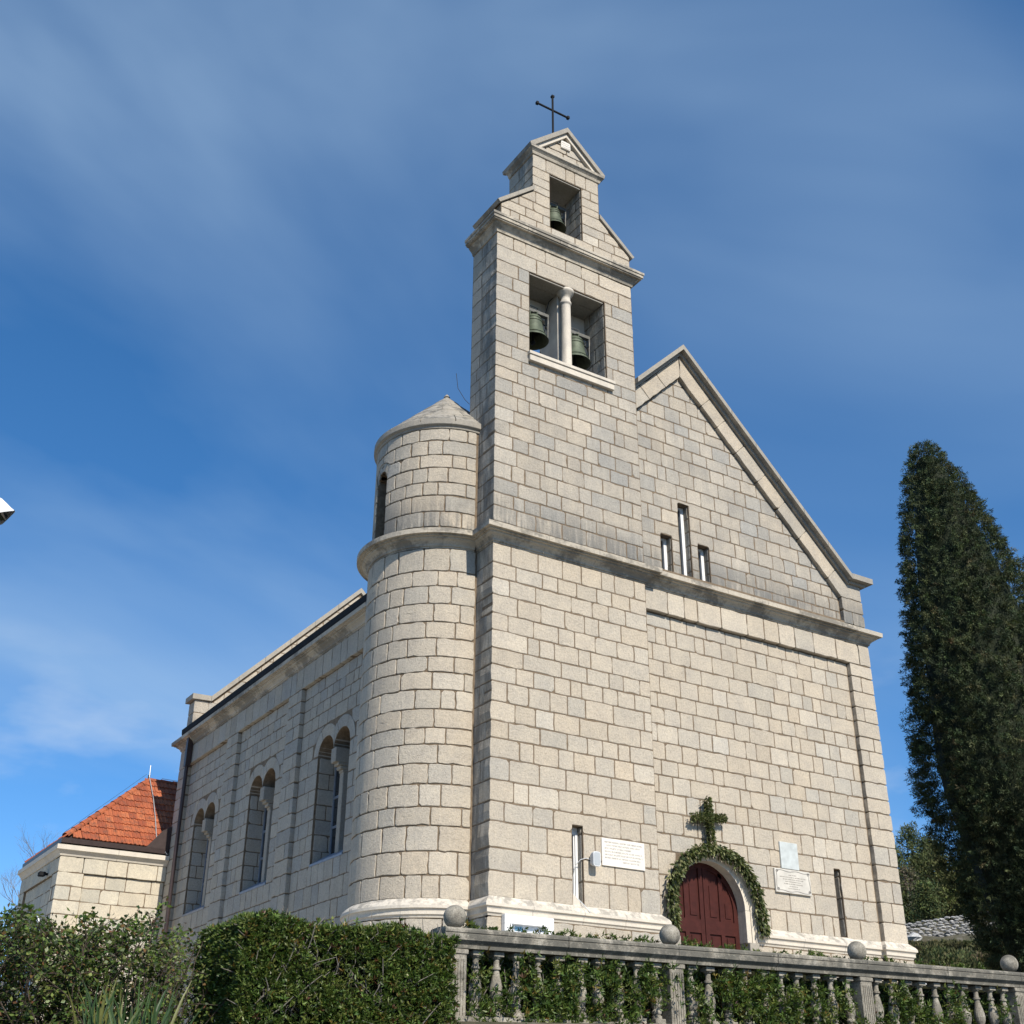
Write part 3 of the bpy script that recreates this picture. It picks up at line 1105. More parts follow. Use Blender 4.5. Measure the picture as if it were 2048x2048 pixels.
ring_moulding(church, 'string_course', TCX, TCY, TR1, radians(3), radians(178), LC, 'string_stone', 5)
TE = [(0, 9.02), (0.03, 9.03), (0.04, 9.07), (0.085, 9.10), (0.09, 9.11), (0.09, 9.17), (-0.06, 9.24), (-0.06, 9.02)]
ring_moulding(church, 'turret_cornice', TCX, TCY, TR2, radians(-10), radians(230), TE, 'old_trim', 7)
# plinth walls
ZP = [GZ, -1.98, -1.62, -1.2, -0.78, -0.31]
pw = MB().box(-0.05, TW + 0.05, -0.05, 0.02, GZ, -0.305).box(-0.05, 0.02, -0.05, 0.7, GZ, -0.305).box(TW, 3.88, DP - 0.05, DP + 0.02, GZ, -0.305)
plinth = pw.build('plinth_wall', 'mortar', church, fix=False)
MB().box(5.94, 9.34, DP - 0.05, DP + 0.02, GZ, -0.305).box(9.28, 10.05, DN - 0.05, DN + 0.02, GZ, -0.305).build('plinth_wall', 'mortar', church, fix=False)
ashlar('church', plinth, FF(-0.05), -0.05, TW + 0.05, ZP, 0.55, ext0=0.022)
ashlar('church', plinth, FL(-0.05), -0.62, 0.01, ZP, 0.4, kind='side')
ashlar('church', plinth, FF(DP - 0.05), 5.95, 9.28, ZP, 0.55)
ashlar('church', plinth, FF(DN - 0.05), 9.28, 10.05, ZP, 0.5, first_back=0.1)

# ---- nave facade
dcx, dr, dzs = 4.90, 0.82, 0.30
ARC = [(dcx + dr + .02, GZ + 0.06)] + [(dcx + (dr + .02) * cos(a), dzs + (dr + .02) * sin(a)) for a in np.linspace(0, pi, 25)] + [(dcx - dr - .02, GZ + 0.06)]
slits = [(4.71, 5.02, 6.79, 8.64), (4.20, 4.50, 6.83, 7.77), (5.21, 5.52, 6.83, 7.78), (8.21, 8.39, 0.03, 1.33)]
hol = [ARC] + [[(a, c), (b, c), (b, d), (a, d)] for a, b, c, d in slits]
m = holed([(TW - 0.05, GZ), (10, GZ), (10, 7.85), (9.75, 7.85), (4.95, 12.45), (TW - 0.05, 11.07)], hol, FF(DP), 0.30)
m.box(9.375, 9.98, DN + 0.006, DP - 0.001, GZ, 7.6)
m.box(TW, 9.98, DN + 0.006, DP - 0.001, 5.94, 6.9)
facade = m.build('facade_wall', 'mortar', church, fix=False)
HS = [(a, b, c - (0.2 if c > 6 else 0.05), d) for a, b, c, d in slits]
ashlar('church', facade, FF(DP), TW, 9.335, ZN, 0.42, HS[3:] + [(dcx - 1.03, dcx + 1.03, GZ, dzs)], circs=[(dcx, dzs, 1.03)])
ashlar('church', facade, FF(DN), 9.335, 10.0, ZN, 0.40, first_back=0.10, ext1=0.022)
ashlar('church', facade, FF(DN), TW, 10.0, [5.90, ZC], 0.52, back=0.10, ext1=0.022)
ZG = [6.85] + zrows(6.85, 11.95, 0.325)[1:]
GS = 0.993
ashlar('church', facade, FF(DP), TW, 9.34, ZG, 0.40, HS[:3], halves=[(GS, 1, 11.87 + GS * 4.95), (-GS, 1, 11.87 - GS * 4.95)], kind='up', min_end=0.12)
ashlar('church', facade, FF(DN), 9.34, 10.0, [6.85, 7.17, 7.49], 0.4, first_back=0.10, ext1=0.022, kind='up')


def gable(y_front, xl, xr, both, part, ywall, back):
    """raised band and coping on one gable; both=True also builds the left slope down to its kneeler"""
    f = FF(y_front)
    c = 1 / sqrt(1 + GS * GS)
    for s in ((1, -1) if both else (1,)):
        def M(p):
            return (4.95 + s * (p[0] - 4.95), p[1])
        L = (9.34 - 4.95) / c
        cuts = [0.0]
        while cuts[-1] < L - 1.0:
            cuts.append(cuts[-1] + rs.uniform(0.55, 0.85))
        cuts[-1] = L - 0.5

        def inner(t):
            return (4.95 + t * c, 11.87 - t * c * GS)

        def outer(t):
            return (4.95 + t * c + 0.272, 11.87 - t * c * GS + 0.274)
        for i in range(len(cuts)):
            if i == 0:
                poly = [(4.95, 11.87), inner(cuts[1]), outer(cuts[1]), (4.95, 12.42)]
            elif i < len(cuts) - 1:
                poly = [inner(cuts[i]), inner(cuts[i + 1]), outer(cuts[i + 1]), outer(cuts[i])]
            else:
                poly = [inner(cuts[i]), (9.34, 7.49), (10.0, 7.49), (10.0, 7.87), (9.53, 7.87), outer(cuts[i])]
            add_stone('church', part, [M(p) for p in poly], f, back=back, tint=stone_tint(9, 'low'), joint=0.006)
    # left slope of the front gable dies into the tower
    if not both:
        t1 = (4.95 - TW) / c
        for (a, b) in ((0, 0.62), (0.62, 1.3), (1.3, t1 + 0.5)):
            i0, i1 = (4.95 - a * c, 11.87 - a * c * GS), (4.95 - b * c, 11.87 - b * c * GS)
            o0, o1 = (i0[0] - 0.272, i0[1] + 0.274), (i1[0] - 0.272, i1[1] + 0.274)
            if a == 0:
                o0 = (4.95, 12.42)
            poly = clip_half([i0, o0, o1, i1][::-1], -1, 0, -TW)
            add_stone('church', part, poly, f, back=back, tint=stone_tint(9, 'low'), joint=0.006)
    # coping slabs
    for s in ((1, -1) if both else (1,)):
        def M(p):
            return (4.95 + s * (p[0] - 4.95), p[1])
        n = 7
        x1 = 9.58
        for i in range(n):
            a, b = 4.95 + (x1 - 4.95) * i / n + (0.004 if i else 0), 4.95 + (x1 - 4.95) * (i + 1) / n - 0.004
            za, zb = 12.65 - GS * (a - 4.95), 12.65 - GS * (b - 4.95)
            top = MB()
            top.prism([M(p) for p in [(a, za - 0.13), (b, zb - 0.13), (b, zb), (a, za)]], f, -ywall - 0.12, 0.20)
            top.prism([M(p) for p in [(a, za - 0.23), (b, zb - 0.23), (b, zb - 0.13), (a, za - 0.13)]], f, -ywall, 0.075)
            top.build('gable_coping', 'old_trim', church)
        k = MB()
        zb = 12.65 - GS * (x1 - 4.95)
        k.prism([M(p) for p in [(x1, zb - 0.13), (x1 + 0.06, 7.93), (10.25, 7.93), (10.25, 8.06), (x1 + 0.06, 8.06), (x1, zb)]], f, -ywall - 0.12, 0.20)
        k.prism([M(p) for p in [(x1 - 0.05, zb - 0.18), (x1, 7.86), (10.12, 7.86), (10.12, 7.93), (x1 + 0.06, 7.93)]], f, -ywall, 0.075)
        k.build('kneeler', 'old_trim', church)
    if not both:
        a = TW
        za = 12.65 - GS * (4.95 - a)
        k = MB()
        k.prism([(a, za - 0.13), (4.95, 12.52), (4.95, 12.65), (a, za)], f, -ywall - 0.12, 0.20)
        k.prism([(a, za - 0.23), (4.95, 12.42), (4.95, 12.52), (a, za - 0.13)], f, -ywall, 0.075)
        k.build('gable_coping', 'old_trim', church)


gable(DN, TW, 10, False, facade, 0.55, 0.10)
MB().prism([(TW, 6.5), (9.95, 6.5), (9.95, 7.9), (9.6, 7.9), (4.95, 12.5), (TW, 11.1)], FF(0.52), -0.12, 0).build('gable_back', 'plaster', church)
# slit windows
for i, (a, b, c, d) in enumerate(slits[:3]):
    y = DP + 0.22
    w = MB().box(a, b, y - 0.04, y, c, c + 0.06).box(a, a + 0.05, y - 0.05, y, c, d).box(b - 0.085, b, y - 0.05, y, c, d).box(a, b, y - 0.04, y, d - 0.05, d).build('slit_window', 'white_paint', church)
    MB().box(a, b, y + 0.002, y + 0.012, c, d).build('pane', 'window_glass', w)
    MB().prism([(a, c - 0.19), (b, c - 0.19), (b, c), (a, c)], FF(DP), -0.28, 0.0).build('slit_sill', 'trim', church)
    # dressed reveal stones on the side that shows
    ashlar('church', facade, FL(b), -(DP + 0.25), -(DP + 0.032), [z for z in zrows(c, d, 0.3)], 0.3, kind='side', min_end=0.05)
y = 0.2
w = MB().box(1.845, 1.90, y - 0.05, y, 0.05, 1.28).box(1.815, 1.84, y - 0.03, y, 0.05, 1.28).box(1.67, 1.90, y - 0.04, y, 1.24, 1.36).build('slit_window', 'white_paint', church)
MB().box(1.75, 1.90, y + 0.002, y + 0.01, 0.05, 1.36).build('pane', 'window_glass', w)
ashlar('church', tower, FL(1.90), -0.33, -0.032, [0.02] + ZT[1:3] + [1.235, 1.36], 0.5, kind='side', min_end=0.05)
ashlar('church', facade, FL(8.39), -(DP + 0.28), -(DP + 0.032), [0.03] + ZN[1:4] + [1.33], 0.5, kind='side', min_end=0.05)
MB().prism([(1.67, 0.0), (1.90, 0.0), (1.90, 0.02), (1.67, 0.2)], FF(0), -0.3, 0.0).build('slit_sill', 'trim', church)
MB().box(8.20, 8.40, DP + 0.285, DP + 0.30, 0, 1.36).build('slit_back', 'old_trim', church)

# ---- door
def arc_pts(r, n=24, a0=0.0, a1=pi):
    return [(dcx + r * cos(a), dzs + r * sin(a)) for a in np.linspace(a0, a1, n)]


fr = church
nb = 7
for i in range(nb):
    a0, a1 = pi * i / nb + 0.003, pi * (i + 1) / nb - 0.003
    m = MB()
    for (r0, r1, n0, n1) in ((0.82, 0.93, -0.24, 0.03), (0.93, 1.00, -0.06, 0.05), (1.00, 1.03, -0.06, 0.075)):
        m.prism(arc_pts(r0, 8, a0, a1) + arc_pts(r1, 8, a0, a1)[::-1], FF(DP), n0, n1)
    m.build('door_arch_stone', 'trim', church)
for s in (-1, 1):
    m = MB()
    for (r0, r1, n0, n1) in ((0.82, 0.93, -0.24, 0.03), (0.93, 1.00, -0.06, 0.05), (1.00, 1.03, -0.06, 0.075)):
        x = sorted((dcx + s * r0, dcx + s * r1))
        m.box(x[0], x[1], DP - n1, DP - n0, -0.27, dzs - 0.003)
    m.build('door_jamb', 'trim', church)
    x = sorted((dcx + s * 0.82, dcx + s * 1.06))
    MB().bbox(x[0], x[1], DP - 0.09, DP + 0.24, GZ, -0.275, 0.01).build('door_jamb_base', 'old_trim', church)
dy = DP + 0.21
for s in (-1, 1):
    # one leaf: quarter-round top
    A = [(dcx + s * 0.006, GZ + 0.05), (dcx + s * 0.83, GZ + 0.05)] + [(dcx + s * 0.83 * cos(a), dzs + 0.83 * sin(a)) for a in np.linspace(0, pi / 2 - 0.008, 14)]
    leaf = MB().prism(A if s > 0 else A[::-1], FF(dy), -0.05, 0.0).build('door_leaf', 'door_paint', church)
    # rails and stiles stand proud, panels are fielded between
    def stile(pts, n1=0.028):
        MB().prism(pts if parea(pts) > 0 else pts[::-1], FF(dy), -0.01, n1).build('door_rail', 'door_paint', leaf)

    def X(u):
        return dcx + s * u
    stile([(X(0.008), GZ + .05), (X(0.10), GZ + .05), (X(0.10), 1.02), (X(0.008), 1.06)], 0.03)
    stile([(X(0.72), GZ + .05), (X(0.825), GZ + .05), (X(0.825), dzs), (X(0.72), dzs)])
    stile([(X(0.38), GZ + .05), (X(0.47), GZ + .05), (X(0.47), 0.92), (X(0.38), 0.98)])
    for z in (-1.55, -0.15):
        stile([(X(0.10), z), (X(0.38), z), (X(0.38), z + 0.24), (X(0.10), z + 0.24)])
        stile([(X(0.47), z), (X(0.72), z), (X(0.72), z + 0.24), (X(0.47), z + 0.24)])
    B = [(dcx + s * 0.72 * cos(a), dzs + 0.72 * sin(a)) for a in np.linspace(0, pi / 2, 14)] + [(dcx + s * 0.825 * cos(a), dzs + 0.825 * sin(a)) for a in np.linspace(pi / 2, 0, 14)]
    stile(B)
    for (u0, u1) in ((0.13, 0.35), (0.50, 0.69)):
        for (z0, z1) in ((-1.27, -0.19), (0.13, 0.42 if u0 > 0.4 else 0.72)):
            MB().prism([(X(u0 + .03), z0 + .03), (X(u1 - .03), z0 + .03), (X(u1 - .03), z1), (X(u0 + .03), z1)], FF(dy), -0.01, 0.014).build('door_panel', 'door_paint', leaf)
MB().bbox(dcx - 1.3, dcx + 1.3, DP - 0.75, DP + 0.25, GZ, GZ + 0.06, 0.01).build('doorstep', 'old_trim', church)

# ---- turret
def FT(r):
    return lambda u, v, n: (TCX - sin(-u / r) * (r + n), TCY - cos(-u / r) * (r + n), v)


win_a, win_h, win_z0, win_zs = radians(92), 0.20, 6.92, 8.20
m = MB()
N = 96


def tcore(r, z0, z1, hole=None):
    for k in range(N):
        t0, t1 = 2 * pi * k / N, 2 * pi * (k + 1) / N
        tm = (t0 + t1) / 2
        a = (tm - win_a) * r
        zz = [(z0, z1)]
        if hole and abs(a) < win_h:
            zt = win_zs + sqrt(max(0, win_h ** 2 - a * a))
            zz = [(z0, win_z0), (zt, z1)]
            m.add([(TCX - sin(t) * q, TCY - cos(t) * q, zt) for t, q in ((t0, r), (t1, r), (t1, r - 0.3), (t0, r - 0.3))], [(0, 1, 2, 3)])
        for a0, a1 in zz:
            m.add([(TCX - sin(t0) * r, TCY - cos(t0) * r, a0), (TCX - sin(t1) * r, TCY - cos(t1) * r, a0), (TCX - sin(t1) * r, TCY - cos(t1) * r, a1), (TCX - sin(t0) * r, TCY - cos(t0) * r, a1)], [(3, 2, 1, 0)])


tcore(TR1, GZ, 6.5)
tcore(TR2, 6.4, 9.15, True)
for s in (-1, 1):
    t = win_a + s * (win_h / TR2 + 0.005)
    m.add([(TCX - sin(t) * q, TCY - cos(t) * q, z) for q, z in ((TR2, win_z0), (TR2 - 0.3, win_z0), (TR2 - 0.3, 8.45), (TR2, 8.3))], [(0, 1, 2, 3)])
turret = m.build('turret_wall', 'mortar', church, fix=False)
# lower stair turret ashlar on matching courses
ashlar('church', turret, FT(TR1), -TR1 * radians(172), -TR1 * radians(1.5), [0.0] + ZN[1:-1] + [5.92, ZC], 0.46, curved=True)
ashlar('church', turret, FT(TR1 + 0.05), -(TR1 + .05) * radians(170), -(TR1 + .05) * radians(2), ZP, 0.5, curved=True)
wu = -TR2 * win_a
ashlar('church', turret, FT(TR2), -TR2 * radians(172), -TR2 * radians(2), [6.85] + zrows(6.85, 9.03, 0.31)[1:], 0.38, [(wu - win_h - 0.01, wu + win_h + 0.01, 6.8, win_zs)], circs=[(wu, win_zs, win_h + 0.19)], curved=True)
for i in range(3):
    a0, a1 = pi * i / 3 + 0.02, pi * (i + 1) / 3 - 0.02
    ro, ri = win_h + 0.19, win_h
    poly = [(wu + ri * cos(a), win_zs + ri * sin(a)) for a in np.linspace(a0, a1, 5)] + [(wu + ro * cos(a), win_zs + ro * sin(a)) for a in np.linspace(a1, a0, 5)]
    add_stone('church', turret, poly, FT(TR2), joint=0.004, step=0.3)
MB().add([(TCX - sin(t) * (TR2 - 0.28), TCY - cos(t) * (TR2 - 0.28), z) for t, z in ((win_a - .2, 6.9), (win_a + .2, 6.9), (win_a + .2, 8.5), (win_a - .2, 8.5))], [(0, 1, 2, 3)]).build('turret_window_pane', 'window_glass', church)
# cone of stone slabs
cone_n = 5
zc0, zc1, rc0 = 9.19, 10.63, TR2 + 0.085
for j in range(cone_n):
    f0, f1 = j / cone_n, (j + 1) / cone_n
    nn = max(5, 13 - j * 2)
    off = rs.random()
    for k in range(nn):
        t0, t1 = 2 * pi * (k + off) / nn + 0.006, 2 * pi * (k + 1 + off) / nn - 0.006
        vs = []
        S = 5
        for (fr_, dz) in ((f0, 0.035), (f1, 0.02), (f1, -0.06), (f0, -0.06)):
            for q in range(S + 1):
                t = t0 + (t1 - t0) * q / S
                r = rc0 * (1 - fr_) + 0.004
                vs.append((TCX - sin(t) * r, TCY - cos(t) * r, zc0 + (zc1 - zc0) * fr_ + dz))
        fs = []
        for a in range(4):
            b = (a + 1) % 4
            for q in range(S):
                fs.append((a * (S + 1) + q, a * (S + 1) + q + 1, b * (S + 1) + q + 1, b * (S + 1) + q))
        fs.append(tuple(a * (S + 1) for a in range(4)))
        fs.append(tuple(a * (S + 1) + S for a in range(4)))
        MB().add(vs, fs).build('cone_slab', 'old_trim', church)
MB().lathe([(0.03, 10.60), (0.07, 10.63), (0.02, 10.70)], TCX, TCY, 10).build('cone_cap', 'old_trim', church)
MB().lathe([(rc0 - 0.06, 9.12), (0.02, 10.56)], TCX, TCY, 32).build('cone_core', 'mortar', church)
MB().tube([(0.0, 1.02, 9.95), (-0.10, 1.05, 10.05), (-0.24, 1.1, 10.30), (-0.29, 1.1, 10.65)], 0.006, 5).build('lightning_wire', 'cable', church)

# ---- side wall with paired round-headed windows
SX, SP = -0.05, -0.15                     # recessed panel plane, pilaster plane
WY = [5.66 + 4.08 * k for k in range(3)]
ww, wr = 1.64, 0.385
holes = []
Hs, Cs = [], []
for y0 in WY:
    c1, c2 = -(y0 + 0.41), -(y0 + ww - 0.41)
    lp = [(-(y0 + ww), 1.62), (-y0, 1.62), (-y0, 4.0)] + [(c1 + 0.41 * cos(a), 4.0 + wr * sin(a)) for a in np.linspace(0.1, pi - 0.05, 14)] + [(c2 + 0.41 * cos(a), 4.0 + wr * sin(a)) for a in np.linspace(0.05, pi - 0.1, 14)] + [(-(y0 + ww), 4.0)]
    holes.append(lp)
    Hs.append((-(y0 + ww), -y0, 1.62, 4.0))
    Cs += [(c1, 4.0, 0.66), (c2, 4.0, 0.66)]
m = holed([(-17.08, GZ), (-0.7, GZ), (-0.7, 6.5), (-17.08, 6.5)], holes, FL(SX), 0.5)
PIL = [(4.15, 5.0), (8.30, 9.10), (12.38, 13.18), (16.30, 17.08)]
for a, b in PIL:
    m.box(SP + 0.006, SX + 0.001, a + 0.03, b - 0.03, GZ, 6.0)
m.box(SP + 0.006, SX + 0.001, 3.2, 17.07, 5.87, 6.5)
side = m.build('side_wall', 'mortar', church, fix=False)
ZSD = [GZ, -1.98, -1.6, -1.2, -0.8, -0.4, 0.0, .385, .773, 1.2, 1.62, 1.96, 2.3, 2.63, 2.95, 3.3, 3.65, 4.0, 4.33, 4.68, 5.0, 5.28, 5.56, 5.85]
pan = [(3.25, 4.15), (5.0, 8.30), (9.10, 12.38), (13.18, 16.30)]
for a, b in pan:
    ashlar('church', side, FL(SX), -b, -a, ZSD, 0.36, Hs, circs=Cs, kind='side', min_end=0.12)
for a, b in PIL:
    ashlar('church', side, FL(SP), -b, -a, ZSD, 0.45, kind='side', last_back=0.10, first_back=0.10, back=0.10, ext0=0.022 if b > 17 else 0)
ashlar('church', side, FL(SP), -17.08, -3.2, [5.85, ZC], 0.5, kind='side', back=0.10, ext0=0.022)
for (c, zs, R) in Cs:
    nv = 3
    for i in range(nv):
        a0, a1 = 0.05 + (pi - 0.1) * i / nv, 0.05 + (pi - 0.1) * (i + 1) / nv
        poly = [(c + 0.405 * cos(a), zs + wr * sin(a)) for a in np.linspace(a0, a1, 5)] + [(c + R * cos(a), zs + R * sin(a)) for a in np.linspace(a1, a0, 5)]
        for h in WY:          # neighbours of a pair meet at the mullion line
            mid = -(h + ww / 2)
            if abs(c - mid) < 0.5:
                poly = clip_half(poly, 1 if c < mid else -1, 0, mid if c < mid else -mid)
        add_stone('church', side, poly, FL(SX), joint=0.006, step=0.4, back=0.4, tint=stone_tint(4, 'side'))
for y0 in WY:
    ym = y0 + ww / 2
    # far jamb in big dressed blocks
    ashlar('church', side, lambda u, v, n, Y=y0 + ww: (u, Y - n, v), SX + 0.035, SX + 0.5, [1.62] + [z for z in ZSD if 1.7 < z < 4.05], 0.32, kind='side', min_end=0.1)
    wn = MB()
    wx = SX + 0.42
    for (a, b) in ((y0, ym - 0.02), (ym + 0.02, y0 + ww)):
        for (p, q) in ((a, a + 0.06), (b - 0.06, b)):
            wn.box(wx, wx + 0.05, p, q, 1.85, 4.35)
        for z in (1.85, 2.45, 3.10, 3.75):
            wn.box(wx + 0.002, wx + 0.048, a, b, z, z + 0.055)
    w = wn.build('paired_window', 'lead_sheet', church)
    for (a, b) in ((y0, ym), (ym, y0 + ww)):
        MB().box(wx + 0.02, wx + 0.028, a + 0.01, b - 0.01, 1.85, 4.42).build('pane', 'window_glass', w)
    # mullion, stepped capital and impost block
    mu = MB().bbox(SX + 0.22, SX + 0.42, ym - 0.09, ym + 0.09, 1.8, 3.52, 0.012).build('mullion', 'old_trim', church)
    MB().bbox(SX + 0.20, SX + 0.43, ym - 0.10, ym + 0.10, 3.50, 3.56, 0.01).bbox(SX + 0.14, SX + 0.44, ym - 0.11, ym + 0.11, 3.555, 3.64, 0.015).bbox(SX + 0.08, SX + 0.44, ym - 0.12, ym + 0.12, 3.635, 3.70, 0.01).bbox(SX + 0.0, SX + 0.46, ym - 0.125, ym + 0.125, 3.695, 4.02, 0.01).build('capital', 'old_trim', mu)
    # sloping sill
    MB().prism([(SX - 0.02, 1.60), (SX + 0.5, 1.60), (SX + 0.5, 1.90), (SX + 0.36, 1.88), (SX - 0.02, 1.65)], lambda u, v, n: (u, n, v), y0 + 0.005, y0 + ww - 0.005).build('window_sill', 'lead_sheet', church)
# eaves
EC = [(0, ZC), (0.012, 6.392), (0.012, 6.42), (0.035, 6.424), (0.045, 6.465), (0.085, 6.51), (0.135, 6.54), (0.145, 6.57), (0.19, 6.574), (0.19, 6.60), (0.255, 6.604), (0.26, 6.70), (-0.1, 6.74), (-0.1, ZC)]
moulding(church, 'eaves_cornice', [(10, 17.08), (SP, 17.08), (SP, 3.2)], EC, 'string_stone', 1.3)
MB().prism([(-0.40, 6.76), (-0.38, 6.712), (-0.18, 6.735), (-0.18, 6.86), (-0.2, 6.86), (-0.22, 6.77), (-0.36, 6.77), (-0.385, 6.89), (-0.41, 6.89)], lambda u, v, n: (u, n, v), 3.2, 16.5).build('gutter', 'black_iron', church)
MB().tube([(-0.26, 16.1, 6.55), (-0.26, 16.1, GZ + 0.1)], 0.055, 10).box(-0.33, -0.18, 16.02, 16.18, 5.75, 6.60).build('downspout', 'brown_sheet', church)
# roof and hidden walls
rf = MB()
rf.prism([(-0.2, 6.72), (10.2, 6.72), (10.2, 6.9), (4.95, 11.95), (-0.2, 6.9)], lambda u, v, n: (u, n, v), 0.62, 16.6)
rf.build('nave_roof', 'concrete', church)
MB().box(9.55, 10.0, 0.2, 17.08, GZ, ZC).build('right_wall', 'plain_ashlar', church)
MB().box(0.4, 9.6, 16.6, 17.08, GZ, 6.5).build('rear_wall', 'plain_ashlar', church)
rg = MB()
rg.prism([(-0.1, 6.5), (9.95, 6.5), (9.95, 7.88), (9.55, 7.88), (4.95, 12.45), (0.35, 7.88), (-0.1, 7.88)], FF(16.56), -0.5, 0.0)
rear = rg.build('rear_gable', 'mortar', church)
ashlar('church', rear, FF(16.56), -0.11, 9.95, zrows(6.75, 7.88, 0.36), 0.42, kind='up', min_end=0.1, ext0=0.022)
ashlar('church', rear, FF(16.56), 0.3, 9.6, zrows(7.86, 12.3, 0.36), 0.42, halves=[(GS, 1, 12.38 + GS * 4.95), (-GS, 1, 12.38 - GS * 4.95)], kind='up', min_end=0.1)
ashlar('church', rear, FL(-0.11), -17.06, -16.58, zrows(6.75, 7.86, 0.36), 0.3, kind='up', min_end=0.1)
# rear copings (both slopes)
for s in (1, -1):
    def M(p):
        return (4.95 + s * (p[0] - 4.95), p[1])
    for i in range(6):
        a, b = 4.95 + 4.60 * i / 6 + (0.004 if i else 0), 4.95 + 4.60 * (i + 1) / 6 - 0.004
        za, zb = 12.62 - GS * (a - 4.95), 12.62 - GS * (b - 4.95)
        MB().prism([M(p) for p in [(a, za - 0.17), (b, zb - 0.17), (b, zb), (a, za)]], FF(16.56), -0.58, 0.08).build('rear_coping', 'old_trim', church)
    MB().prism([M(p) for p in [(9.555, 7.90), (10.12, 7.88), (10.12, 8.04), (9.555, 8.05)]], FF(16.56), -0.58, 0.08).build('rear_kneeler', 'old_trim', church)
MB().tube([(4.4, 5.0, 11.5), (4.4, 5.0, 13.4)], 0.012, 6).build('lightning_rod', 'zinc', church)
N_ST = flush_stones('church', church, 300, 'stone', 'small_stones')
print('church stones', N_ST)

# ------------------------------------------------------------------ annex behind the nave
annex = thing('annex_building', (-1.5, 19.2, GZ), 'small cream stone annex with orange tiled hip roof behind the church', 'building')
AX, AY, AZ = -3.0, 17.10, 3.13
m = MB()
m.box(AX, 5.0, AY, 21.5, GZ, AZ)
m.box(AX - 0.06, -2.38, AY - 0.065, AY + 0.05, GZ, AZ).box(AX - 0.06, 0.1, AY - 0.065, AY + 0.05, 2.74, AZ)
m.box(AX - 0.065, AX + 0.05, AY - 0.06, 17.65, GZ, AZ).box(AX - 0.065, AX + 0.05, AY - 0.06, 21.5, 2.72, AZ).box(AX - 0.065, AX + 0.05, 20.9, 21.5, GZ, AZ)
aw = m.build('annex_wall', 'mortar', annex, fix=False)
ZA = [GZ, -1.9, -1.5, -1.1, -0.7, -0.3, 0.1, 0.5, 0.9, 1.27, 1.64, 2.0, 2.36, 2.72]
fb = [0.07] * 20
ashlar('annex', aw, FF(AY), -2.38, -0.16, ZA, 0.52, kind='annex')
ashlar('annex', aw, FF(AY - 0.065), AX - 0.065, -2.38, ZA, 0.5, kind='annex', ext0=0.022, back=0.07, first_back=[rs.choice((0.25, 0.5)) for _ in ZA])
ashlar('annex', aw, FF(AY - 0.065), AX - 0.065, -0.16, [2.72, AZ], 0.55, kind='annex', ext0=0.022, back=0.07, first_back=[0.4])
ashlar('annex', aw, FL(AX), -20.9, -17.65, ZA, 0.5, kind='annex', holes=[(-19.3, -18.3, -0.5, 1.2)], circs=[(-18.8, 1.2, 0.62)])
ashlar('annex', aw, FL(AX - 0.065), -17.6, -17.42, ZA, 0.6, kind='annex')
ashlar('annex', aw, FL(AX - 0.065), -21.5, -20.9, ZA, 0.6, kind='annex')
ashlar('annex', aw, FL(AX - 0.065), -21.5, -17.45, [2.72, AZ], 0.55, kind='annex', back=0.07)
AC = [(0, 3.13), (0.03, 3.14), (0.05, 3.19), (0.12, 3.27), (0.14, 3.275), (0.16, 3.28), (0.16, 3.40), (-0.1, 3.46), (-0.1, 3.13)]
moulding(annex, 'annex_cornice', [(AX - 0.065, 21.5), (AX - 0.065, AY - 0.065), (-0.17, AY - 0.065)], AC, 'trim', 1.2)
# round headed window trim on the left side
m = MB()
m.prism([(-18.8 + 0.5 * cos(a), 1.2 + 0.5 * sin(a)) for a in np.linspace(0, pi, 12)] + [(-18.8 + 0.62 * cos(a), 1.2 + 0.62 * sin(a)) for a in np.linspace(pi, 0, 12)], FL(AX), -0.02, 0.08)
m.build('window_trim', 'white_paint', annex)
MB().prism([(-19.3, -0.5), (-18.3, -0.5)] + [(-18.8 + 0.5 * cos(a), 1.2 + 0.5 * sin(a)) for a in np.linspace(0, pi, 12)], FL(AX), -0.02, 0.02).build('annex_window', 'window_glass', annex)
# brown sheet gutter
moulding(annex, 'annex_gutter', [(AX - 0.03, 21.5), (AX - 0.03, AY - 0.03), (-0.2, AY - 0.03)], [(0.09, 3.47), (0.10, 3.60), (0.08, 3.60), (-0.12, 3.58), (-0.12, 3.47)], 'brown_sheet', 2.2)
# hip roof
RH = (-0.35, 19.40, 6.02)
E0 = (AX - 0.02, AY - 0.02, 3.60)
EB = (AX - 0.02, 21.5, 3.60)
m = MB()
m.add([E0, (6, AY - 0.02, 3.60), (6, RH[1], RH[2]), RH, EB, (6, 21.5, 3.6)], [(0, 1, 2, 3), (0, 3, 4), (3, 2, 5, 4), (0, 4, 5, 1)])
aroof = m.build('annex_roof', 'brown_sheet', annex, fix=True)
sl = atan2(RH[2] - 3.60, RH[1] - (AY - 0.02))
L = hypot(RH[2] - 3.60, RH[1] - (AY - 0.02))
tv, tf = [], []
tw, tl = 0.235, 0.40
PRF = [(-0.5, 0.000), (-0.42, 0.022), (-0.30, 0.022), (-0.22, 0.004), (0.02, 0.004), (0.10, 0.022), (0.22, 0.022), (0.30, 0.004), (0.5, 0.004)]
for yy in (0.0, tl):
    for (a, h) in PRF:
        tv.append((a * tw, yy, h + (0.045 if yy == 0 else 0.012)))
for (a, h) in PRF:
    tv.append((a * tw, 0.0, h + 0.012))
k = len(PRF)
for i in range(k - 1):
    tf.append((i, i + 1, k + i + 1, k + i))
    tf.append((2 * k + i, 2 * k + i + 1, i + 1, i))
tme = bpy.data.meshes.new('tile')
tme.from_pydata(tv, [], tf)
tme.materials.append(MATS['clay_tile'])
rows = int(L / 0.305)
